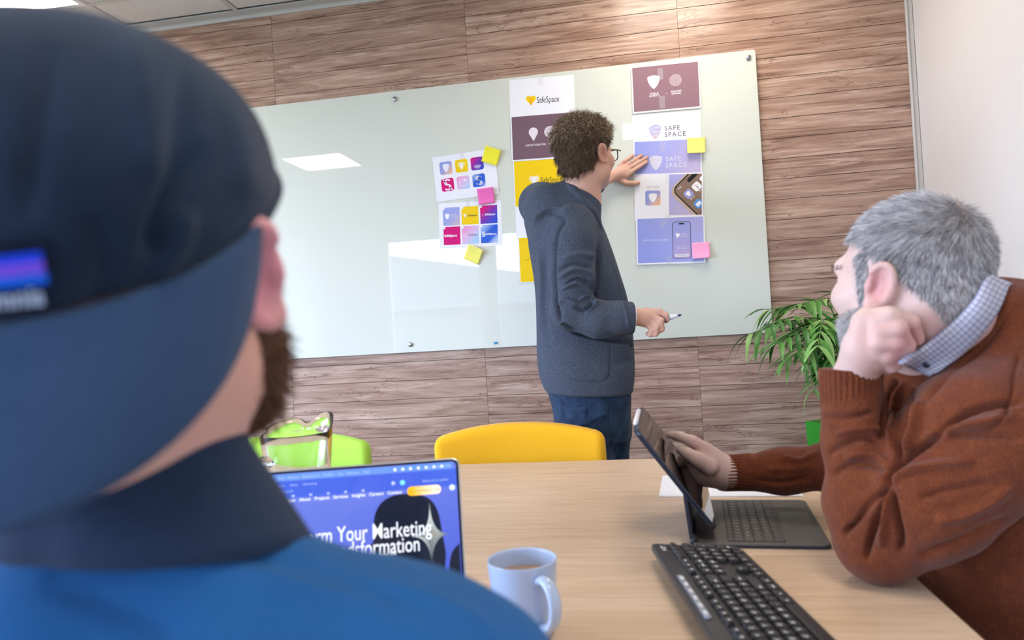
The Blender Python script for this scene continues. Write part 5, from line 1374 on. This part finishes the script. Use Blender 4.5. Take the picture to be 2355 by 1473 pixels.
    for i in range(nphi + 1):
        ph_ = math.radians(-84 + 168*i/nphi); c_ = max(0, math.cos(ph_))
        q0 = rim_pt(ph_, .003); dr = .075*c_**.34 + .002; bk = .024*c_**.9
        for j in range(nr + 1):
            t = j/nr; Vv.append(hf.p(q0[0]*(1 - .07*t*t*(1 - c_)), q0[1] - bk*math.sin(t*math.pi/2), q0[2] - dr*t**1.05))
    Fv = [(i*(nr + 1) + j, i*(nr + 1) + j + 1, (i + 1)*(nr + 1) + j + 1, (i + 1)*(nr + 1) + j) for i in range(nphi) for j in range(nr)]
    vo = link('cap_visor', mesh('cap_visor', np.array(Vv) - RL, Fv, True), fabric('cap_visor_cotton', lin(46, 70, 100), lin(62, 86, 116), 1200, .9, .3, .12), root)
    sm = vo.modifiers.new('thickness', 'SOLIDIFY'); sm.thickness = .004; sm.offset = 0
    # ---- label on the cap front
    def patch(px, name, m, lift, nx=10):
        P = np.array(px, float); n = len(P)//2
        return link(name, mesh(name, drape(cp, P, lift) - RL, [(i, i + 1, n + i + 1, n + i) for i in range(n - 1)]), m, root)
    def band(x0, x1, y0, y1, sl=-.11, n=12): xs = np.linspace(x0, x1, n); return [(x, y0 + sl*(x - 50)) for x in xs] + [(x, y1 + sl*(x - 50)) for x in xs]
    patch(band(-160, 122, 556, 725), 'cap_label', fabric('label_navy', lin(14, 24, 44), lin(22, 34, 58), 1500), .0022)
    LB = mat('label_blue', lin(10, 70, 240), .6); LP = mat('label_violet', lin(132, 84, 236), .6); LW_ = mat('label_white', lin(206, 222, 246), .6)
    patch(band(-150, 96, 584, 606), 'label_stripe', LB, .0028); patch(band(-150, 102, 606, 634), 'label_stripe', LP, .0028); patch(band(-150, 110, 634, 660), 'label_stripe', mat('label_azure', lin(8, 104, 236), .6), .0028)
    t = text_me('omnia', 62, 1.0, 'RIGHT', 1.0, 1.2); q = np.array([(v.co.x + 102, 706 - v.co.y - .11*(v.co.x + 52)) for v in t.vertices])
    link('label_lettering', mesh('label_lettering', drape(cp, q, .0030) - RL, [tuple(p.vertices) for p in t.polygons]), LW_, root)
    # ---- shirt
    M_SH = fabric('shirt_blue', lin(22, 84, 144), lin(48, 106, 164), 1400, .9, .35, .08)
    M_COL = fabric('shirt_collar_navy', lin(30, 44, 66), lin(48, 64, 90), 1400, .9, .3, .08)
    sh = Sdf()
    sh.chain([at(-420, 1580, .44), at(-150, 1530, .41), at(200, 1505, .395), at(480, 1490, .41), at(900, 1578, .435), at(1062, 1632, .44)], [.070, .078, .076, .073, .069, .067], .02)
    sh.ell(at(320, 2250, .45), (.20, .12, .25), None, .04)
    for s_ in (-1, 1):
        shp = at(330 + s_*640, 1650, .445); elb = shp + np.array([s_*.03, .03, -.28]); wrp = elb + np.array([-s_*.14, .13, -.03])
        sh.chain([shp, elb, elb*.25 + wrp*.75], [.068, .056, .046], .03)
    F = [([(300, 1290), (600, 1330), (900, 1390)], 40, .003), ([(500, 1250), (760, 1330), (1000, 1400)], 24, -.003), ([(100, 1330), (300, 1400), (420, 1470)], 40, -.003), ([(800, 1330), (1000, 1380), (1150, 1460)], 20, .003)]
    sdf_obj('shirt', sh, .0040, M_SH, root, 1, F, disp=cloth_noise(.0008, 40, 9))
    cl = Sdf(); ringp = []
    for t in np.linspace(-120, 120, 41):
        a = math.radians(t); ringp.append((a, at(312, 1125, .430) + CD*(-.048*math.cos(a))))
    Vc = []
    for (a, p) in ringp:
        rad = (math.sin(a)*CR - math.cos(a)*CF)
        for j in range(9):
            t = j/8; Vc.append(p + CD*(-.034 + (.064 + .036*max(0, math.cos(a)))*t) + rad*(.0635 + .0085*max(0, math.cos(a)) + (.010 + .030*max(0, math.sin(a)))*t**1.25 + .003*math.sin(math.pi*t)))
    Fc = [(i*9 + j, i*9 + j + 1, (i + 1)*9 + j + 1, (i + 1)*9 + j) for i in range(40) for j in range(8)]
    c_o = link('shirt_collar', mesh('shirt_collar', np.array(Vc) - RL, Fc, True), M_COL, root); sm = c_o.modifiers.new('thickness', 'SOLIDIFY'); sm.thickness = .005; sm.offset = 0
    tr = Sdf()
    for s_ in (-1, 1):
        hip = np.array([RL[0] + s_*.10 + .03, RL[1] + .02, .50]); kn_ = hip + np.array([s_*.05, .42, .02]); tr.chain([hip, kn_, kn_ + np.array([0, .03, -.44])], [.10, .072, .060], .04)
    tr.ell((RL[0] + .03, RL[1] + .0, .53), (.18, .13, .12), None, .05)
    sdf_obj('trousers', tr, .008, fabric('trousers_grey', lin(40, 42, 48), lin(60, 62, 70), 900), root, 1)
    return root
capped_man()

# ================================================================== the seated man on the right
def seated_man():
    hc = at(2090, 655, 1.09); root = empty('person', (.62, 1.12, 0), label='grey-bearded man in a rust sweater seated right, cheek on his fist', cat='person')
    RL = np.array(root.location)
    M_SK = skin('skin_seated', lin(214, 186, 174), lin(202, 144, 140))
    hf = Frame(hc, (-.589, .808, .02), (.02, .04, 1), 1.04)
    sd = Sdf(); nb = at(2195, 800, 1.12)
    head(sd, hf, neck=None)
    sd.cone(hf.p(0, -.025, -.045), nb, .066, .074, .04); sd.cone(hf.p(0, -.06, -.03), nb, .05, .066, .03); sd.cone(nb, at(2250, 900, 1.13), .078, .09, .05)
    sd.ell(at(2290, 1080, 1.12), (.13, .11, .19), None, .05); sd.ell(at(2380, 1340, 1.12), (.14, .12, .14), None, .05)
    el, wr = at(2018, 1235, 1.035), at(1966, 875, 1.045)
    sd.chain([at(2320, 960, 1.00), el, wr], [.050, .030, .027], .02)
    # fist under the jaw
    P = at
    sd.cone(wr, P(1988, 805, 1.010), .028, .031, .02); sd.ell(P(2010, 782, .998), (.034, .019, .040), np.stack([CR, CF, -CD]), .016)
    sd.cone(P(1986, 740, 1.000), P(2034, 730, .986), .0150, .0150, .012)
    finger(sd, [P(2018, 742, .985), P(2046, 728, .975), P(2092, 742, .985), P(2108, 780, .998)], .0150, .0100, .005)
    finger(sd, [P(2024, 766, .978), P(2064, 757, .968), P(2084, 795, .980), P(2078, 820, 1.000)], .0148, .0098, .004)
    finger(sd, [P(2020, 790, .978), P(2056, 790, .972), P(2068, 822, .986), P(2060, 838, 1.005)], .0138, .0092, .004)
    finger(sd, [P(2010, 812, .986), P(2040, 818, .980), P(2050, 842, .994), P(2042, 850, 1.010)], .0122, .0084, .004)
    finger(sd, [P(1985, 800, 1.020), P(1982, 760, 1.030), P(1994, 726, 1.036), P(2012, 712, 1.036)], .0150, .0100, .008)
    # far arm, hand on the tablet edge
    wr2 = at_z(1668, 1092, .785)
    wr2 = at(1668, 1089, 1.44); el2 = at(1960, 1080, 1.36)
    sd.chain([at(2160, 930, 1.28), el2, wr2], [.034, .034, .029], .02)
    H = lambda x, y, d: at(x, y, d)
    sd.cone(wr2, H(1630, 1075, 1.440), .030, .034, .02); sd.ell(H(1622, 1070, 1.440), (.036, .020, .040), np.stack([CR, CF, -CD]), .02)
    finger(sd, [H(1625, 1034, 1.435), H(1592, 1016, 1.44), H(1563, 1005, 1.455), H(1541, 1001, 1.47)], .0135, .0078, .006)     # index stretched along the back edge
    finger(sd, [H(1632, 1075, 1.405), H(1604, 1058, 1.405), H(1582, 1045, 1.42), H(1564, 1035, 1.44)], .0170, .0088, .007)       # thumb on the glass side
    finger(sd, [H(1608, 1062, 1.45), H(1578, 1055, 1.47), H(1560, 1060, 1.48)], .0120, .0080, .008)
    finger(sd, [H(1606, 1082, 1.45), H(1580, 1080, 1.47), H(1566, 1086, 1.48)], .0120, .0080, .008)
    finger(sd, [H(1612, 1102, 1.45), H(1590, 1104, 1.465), H(1580, 1108, 1.475)], .0110, .0075, .008)
    o, V, Q = sdf_obj('body', sd, .0024, M_SK, root, 1)
    L = hf.loc(V); ear = np.exp(-(((L - np.array([-.088, -.014, -.004]))/np.array([.016, .024, .036]))**2).sum(1))
    px = to_px(V); kn = np.exp(-(((px[:, 0] - 2095)**2 + (px[:, 1] - 775)**2)/700)) + .7*np.exp(-(((px[:, 0] - 2060)**2 + (px[:, 1] - 815)**2)/500))
    neck_ = np.clip((-.03 - L[:, 2])/.03, 0, 1)*np.clip((-.01 - L[:, 1])/.03, 0, 1)*.4*(L[:, 2] > -.2)
    set_attr(o, 'blush', np.clip(ear + kn*.7 + neck_, 0, .9))
    # ---- short grey hair
    r = np.random.default_rng(11); N = vnormals(V, Q)
    x, y, z = L.T
    hairline = np.where(z > .075, .064, .064 - (.075 - z)*1.1) - .026*np.clip((np.abs(x) - .045)/.025, 0, 1)
    m = ((z > -.080 + 1.0*np.clip(y + .062, 0, .2)) & (y < hairline) & (np.abs(x) < .12) & (z < .2) & (y > -.16))
    ear_m = (np.abs(x) > .0785) & (y > -.045) & (y < .014) & (z < .036) & (z > -.06); m &= ~ear_m
    m &= ~((y > .030) & (z < .028) & (np.abs(x) > .03)); m |= (np.abs(x) > .045) & (y > .008) & (y < .030) & (z > -.045) & (z < .05)
    m &= ~((px[:, 0] > 2250) & (px[:, 1] > 655)) & ~((px[:, 0] > 2100) & (px[:, 1] - 800 > -(px[:, 0] - 2130)*1.0))
    Pn, Nn = sample_surface(V, Q, m, 42000, r); Lp = hf.loc(Pn)
    crown = np.array([0, -.065, .105]); fl = Lp - crown; fl = fl/np.linalg.norm(fl, axis=1)[:, None]
    fw = np.stack([np.zeros(len(fl)), np.clip((Lp[:, 2] - .02)/.06, 0, 1), -np.clip((.08 - Lp[:, 2])/.08, 0, 1)], 1)
    dl = (fl*1.0 + fw*.9)
    d = dl @ hf.R; d -= Nn*(d*Nn).sum(1)[:, None]; d /= np.linalg.norm(d, axis=1)[:, None] + 1e-9
    thin = np.exp(-((Lp - crown - np.array([0, .02, 0]))**2).sum(1)/.0026); keep = r.random(len(Pn)) > thin*.70
    lenw = (.010 + .007*np.clip((Lp[:, 2])/.08, 0, 1))[:, None]*np.where(Lp[:, 2] < -.02, .55, 1)[:, None]
    MG = hair_mat('hair_grey', [(0, (74, 70, 72)), (.3, (142, 138, 139)), (.62, (200, 196, 195)), (1, (238, 236, 234))])
    strands('hair', (Pn + Nn*.0006)[keep], (d + Nn*.28)[keep], lenw[keep]*1.15, .0008, MG, root, 3, rng=r, jit=.15)
    # beard and brow
    mb = (z < -.030) & (z > -.13) & (y > .008) & (np.abs(x) < .085) & (z < -.035 + .4*np.clip(.055 - y, -.2, .03)) & (px[:, 0] < 2050) & (px[:, 2] < 1.3)
    Pb, Nb = sample_surface(V, Q, mb, 7000, r)
    MBd = hair_mat('beard_grey', [(0, (146, 142, 140)), (.5, (204, 201, 199)), (1, (244, 242, 240))])
    strands('beard', Pb, Nb*.9 + (-hf.R[2])*.9 + hf.R[1]*.3, .011, .0009, MBd, root, 3, rng=r, jit=.3)
    me_ = (np.abs(np.abs(x) - .032) < .022) & (np.abs(z - .032 - .10*(.032 - np.abs(x))) < .0045) & (y > .07)
    if me_[Q].all(1).sum() > 4:
        Pe, Ne = sample_surface(V, Q, me_, 260, r); strands('eyebrow', Pe, Ne*.6 + np.sign(hf.loc(Pe)[:, :1])*hf.R[0]*.9 - hf.R[2]*.3, .0055, .0007, hair_mat('brow_dark', [(0, (40, 36, 34)), (1, (92, 84, 80))]), root, 3, rng=r)
    # ---- sweater
    M_SW = fabric('sweater_rust', lin(92, 43, 22), lin(126, 68, 38), 520, .95, .7, .12, (60, lin(90, 42, 30), .55), .0016)
    kb_ = NB(M_SW); a1 = kb_.n('Attribute'); a1.attribute_name = 'rib'
    sw = Sdf()
    sw.cone(at(2248, 800, 1.10), at(2300, 1000, 1.12), .105, .150, .05)
    sw.ell(at(2370, 1010, 1.12), (.19, .165, .22), None, .06); sw.ell(at(2420, 1340, 1.12), (.20, .17, .22), None, .06)
    sw.ell(at(2330, 790, 1.12), (.105, .12, .085), None, .05)
    sw.chain([at(2345, 930, 1.02), at(2260, 1010, .985), at(2130, 1140, 1.00), at(2022, 1243, 1.030)], [.092, .094, .084, .058], .03)          # near upper arm
    sw.chain([at(2022, 1243, 1.030), at(1984, 1160, 1.035), at(1971, 1020, 1.045), at(1963, 940, 1.045), at(1957, 868, 1.045)], [.058, .050, .045, .040, .041], .018)
    cut = at(1958, 857, 1.045); cut_n = -CD; sw.add_fn(lambda p: np.maximum(-((p - cut) @ cut_n), np.linalg.norm(p - cut, axis=1) - .085), cut - .09, cut + .09, .003, 's')
    sw.chain([at(2150, 900, 1.24), at(2060, 1050, 1.34), at(1940, 1072, 1.37), at(1800, 1084, 1.41), at(1690, 1088, 1.437)], [.085, .058, .047, .040, .034], .03)
    cut2 = at(1668, 1092, 1.44); sw.add_fn(lambda p: np.maximum(-((p - cut2) @ -CR), np.linalg.norm(p - cut2, axis=1) - .07), cut2 - .08, cut2 + .08, .003, 's')
    sw.ell(at(2100, 960, 1.20), (.11, .09, .17), None, .05)                         # chest front
    F = []; S_ = lambda pts, w, a: F.append((pts, w*.85, a*1.6))
    S_([(2044, 1120), (2046, 1088), (2075, 1060), (2130, 1020), (2180, 990)], 9, -.016); S_([(2046, 1110), (2090, 1085), (2160, 1068), (2240, 1062)], 10, .007)
    S_([(2044, 1118), (2010, 1150), (1970, 1200), (1940, 1230)], 8, -.011); S_([(2048, 1120), (2060, 1180), (2074, 1240), (2070, 1270)], 8, -.010); S_([(2040, 1125), (2020, 1180), (2000, 1250), (1992, 1290)], 8, -.010)
    S_([(2046, 1122), (2036, 1190), (2024, 1260)], 7, .007); S_([(2020, 1140), (1985, 1180), (1955, 1212)], 7, .006)
    S_([(2035, 1085), (2000, 1070), (1950, 1075), (1915, 1095)], 9, -.006); S_([(2040, 1060), (1990, 1045), (1940, 1052)], 8, .005); S_([(2030, 1020), (1985, 1010), (1930, 1030), (1905, 1045)], 8, -.006); S_([(2025, 990), (1980, 985), (1920, 1000)], 7, .005)
    S_([(1895, 958), (1950, 962), (2012, 948)], 6, -.007); S_([(2150, 1000), (2230, 950), (2300, 930), (2355, 925)], 9, -.010); S_([(2130, 1010), (2220, 980), (2330, 960)], 12, .008)
    S_([(2180, 1000), (2260, 1000), (2355, 1015)], 10, -.006); S_([(2270, 1000), (2320, 940), (2330, 860), (2345, 800)], 5, -.005); S_([(2120, 930), (2180, 860), (2270, 790), (2340, 700)], 8, -.006)
    S_([(2060, 870), (2040, 930), (2030, 1010)], 7, -.014); S_([(2080, 880), (2062, 950), (2050, 1040)], 8, .012); S_([(2100, 890), (2085, 970), (2062, 1060)], 6, -.012); S_([(2120, 920), (2105, 990), (2080, 1040)], 8, .010)
    S_([(2150, 1200), (2230, 1180), (2330, 1120)], 14, .005); S_([(2110, 1280), (2200, 1250), (2320, 1190)], 12, -.005); S_([(2110, 1150), (2180, 1130), (2280, 1110)], 10, -.004)
    S_([(1880, 1040), (1840, 1060), (1800, 1050)], 7, .004); S_([(1860, 1100), (1800, 1110), (1740, 1105)], 7, -.003); S_([(1880, 1075), (1820, 1080), (1760, 1080)], 8, .003)
    o, V2, Q2 = sdf_obj('sweater', sw, .0034, M_SW, root, 1, F, disp=cloth_noise(.0010, 60, 12))
    # knitted ribs at both cuffs and the neckline
    def ribbed(name, pts, rad, n_, amp, parent=root):
        pts = np.array(pts); m_ = len(pts); T = np.gradient(pts, axis=0); T /= np.linalg.norm(T, axis=1)[:, None]
        nseg = n_*6; nr = np.cross(T[0], (0, .3, 1)); nr /= np.linalg.norm(nr); V = []
        for i in range(m_):
            nr = nr - T[i]*(nr @ T[i]); nr /= np.linalg.norm(nr); b = np.cross(T[i], nr)
            for j in range(nseg):
                a = 2*math.pi*j/nseg; rr = rad[i] + amp*(1 if i < m_ - 4 else .1)*math.cos(a*n_); V.append(pts[i] + rr*(math.cos(a)*nr + math.sin(a)*b))
        Fq = [(i*nseg + j, i*nseg + (j + 1) % nseg, (i + 1)*nseg + (j + 1) % nseg, (i + 1)*nseg + j) for i in range(m_ - 1) for j in range(nseg)]
        return link(name, mesh(name, np.array(V) - RL, Fq, True), M_SW, parent)
    ribbed('cuff', spline([at(1958, 950, 1.045), at(1957, 930, 1.045), at(1956, 900, 1.045), at(1956, 870, 1.045), at(1956, 853, 1.045), at(1956, 850, 1.045), at(1956, 856, 1.045)], 3), np.interp(np.linspace(0, 1, 19), [0, .1, .3, .6, .8, .9, 1], [.036, .0405, .0415, .0425, .0425, .040, .034]), 34, .0009)
    ribbed('cuff', spline([at(1740, 1086, 1.425), at(1720, 1087, 1.43), at(1690, 1088, 1.437), at(1668, 1089, 1.44), at(1665, 1089, 1.44), at(1672, 1089, 1.44)], 3), np.interp(np.linspace(0, 1, 16), [0, .15, .4, .7, .85, 1], [.034, .0365, .0355, .0350, .034, .030]), 34, .0008)
    # ---- checked shirt collar
    M_CK = mat('shirt_check', lin(214, 216, 228), .85); k = NB(M_CK); a = k.n('Attribute'); a.attribute_name = 'uvw'; sx = k.n('SeparateXYZ'); k.l(a.outputs['Vector'], sx.inputs[0])
    def stripe(ax, freq, w, ph=0): 
        f = k.math('FRACT', k.math('ADD', k.math('MULTIPLY', sx.outputs[ax], freq), ph)); return k.math('LESS_THAN', f, w)
    c = k.mix(k.math('MULTIPLY', stripe(0, 1/.0075, .32), .62), lin(216, 218, 230), lin(84, 92, 130)); c = k.mix(k.math('MULTIPLY', stripe(1, 1/.0075, .32), .62), c, lin(84, 92, 130))
    c = k.mix(k.math('MULTIPLY', stripe(0, 1/.0075, .12, .42), .6), c, lin(120, 72, 66)); c = k.mix(k.math('MULTIPLY', stripe(1, 1/.0075, .12, .42), .6), c, lin(120, 72, 66)); k.color(c)
    both = Sdf(); both.ops = sd.ops + [o_ for o_ in sw.ops if o_[4] == 'u']
    inn = spline([(2292, 640), (2268, 636), (2238, 690), (2190, 742), (2128, 792), (2064, 834)], 6)
    out = spline([(2330, 652), (2318, 662), (2292, 722), (2240, 790), (2185, 838), (2137, 867)], 6)
    n_ = len(inn); nv = 8; Vc, UV = [], []
    grid = np.array([inn[i]*(1 - j/nv) + out[i]*j/nv for i in range(n_) for j in range(nv + 1)])
    G3 = drape(both, grid, .004, .6).reshape(n_, nv + 1, 3)
    dep = np.array([[(G3[i, j] - EYE) @ CF for j in range(nv + 1)] for i in range(n_)])
    for _ in range(6):                                   # iron the cloth so that it bridges hollows
        pd = np.pad(dep, 1, mode='edge'); dep = np.minimum(dep, (pd[2:, 1:-1] + pd[:-2, 1:-1] + pd[1:-1, 2:] + pd[1:-1, :-2])/4)
    dep -= .003 + .008*np.sin(np.linspace(0, math.pi, nv + 1))[None]
    s_len = np.concatenate([[0], np.cumsum(np.linalg.norm(np.diff(inn, axis=0), axis=1))])*1.05/FPX
    for i in range(n_):
        for j in range(nv + 1):
            x_, y_ = grid[i*(nv + 1) + j]; Vc.append(at(x_, y_, dep[i, j])); UV.append((s_len[i], j/nv*np.linalg.norm(out[i] - inn[i])*1.05/FPX, 0))
    Fc = [(i*(nv + 1) + j, i*(nv + 1) + j + 1, (i + 1)*(nv + 1) + j + 1, (i + 1)*(nv + 1) + j) for i in range(n_ - 1) for j in range(nv)]
    co = link('shirt_collar', mesh('shirt_collar', np.array(Vc) - RL, Fc, True), M_CK, root)
    at2 = co.data.attributes.new('uvw', 'FLOAT_VECTOR', 'POINT'); at2.data.foreach_set('vector', np.array(UV, np.float32).ravel())
    sm = co.modifiers.new('thickness', 'SOLIDIFY'); sm.thickness = .003; sm.offset = 0
    bt = lathe_me([(0, .0005), (.0025, .0006), (.0045, .0018), (.0055, .001), (.0055, -.001), (0, -.001)], 18)
    link('collar_button', bt, mat('button_navy', lin(24, 28, 44), .3), root, Matrix.Translation(Vector(at(2131, 838, ((G3[-3, 6] - EYE) @ CF) - .016) - RL)) @ frame((0, 0, 0), CR, -CD))
    tr = Sdf()
    for s_ in (-1, 1):
        hip = np.array([.66, 1.14 + s_*.10, .50]); kn_ = hip + np.array([-.40, 0, .03]); tr.chain([hip, kn_, kn_ + np.array([-.02, 0, -.45])], [.10, .072, .060], .04)
    tr.ell((.68, 1.14, .53), (.14, .19, .12), None, .05)
    sdf_obj('trousers', tr, .008, fabric('trousers_navy', lin(30, 32, 42), lin(46, 48, 60), 900), root, 1)
    return root
seated_man()
bpy.data.scenes.remove(TSC)
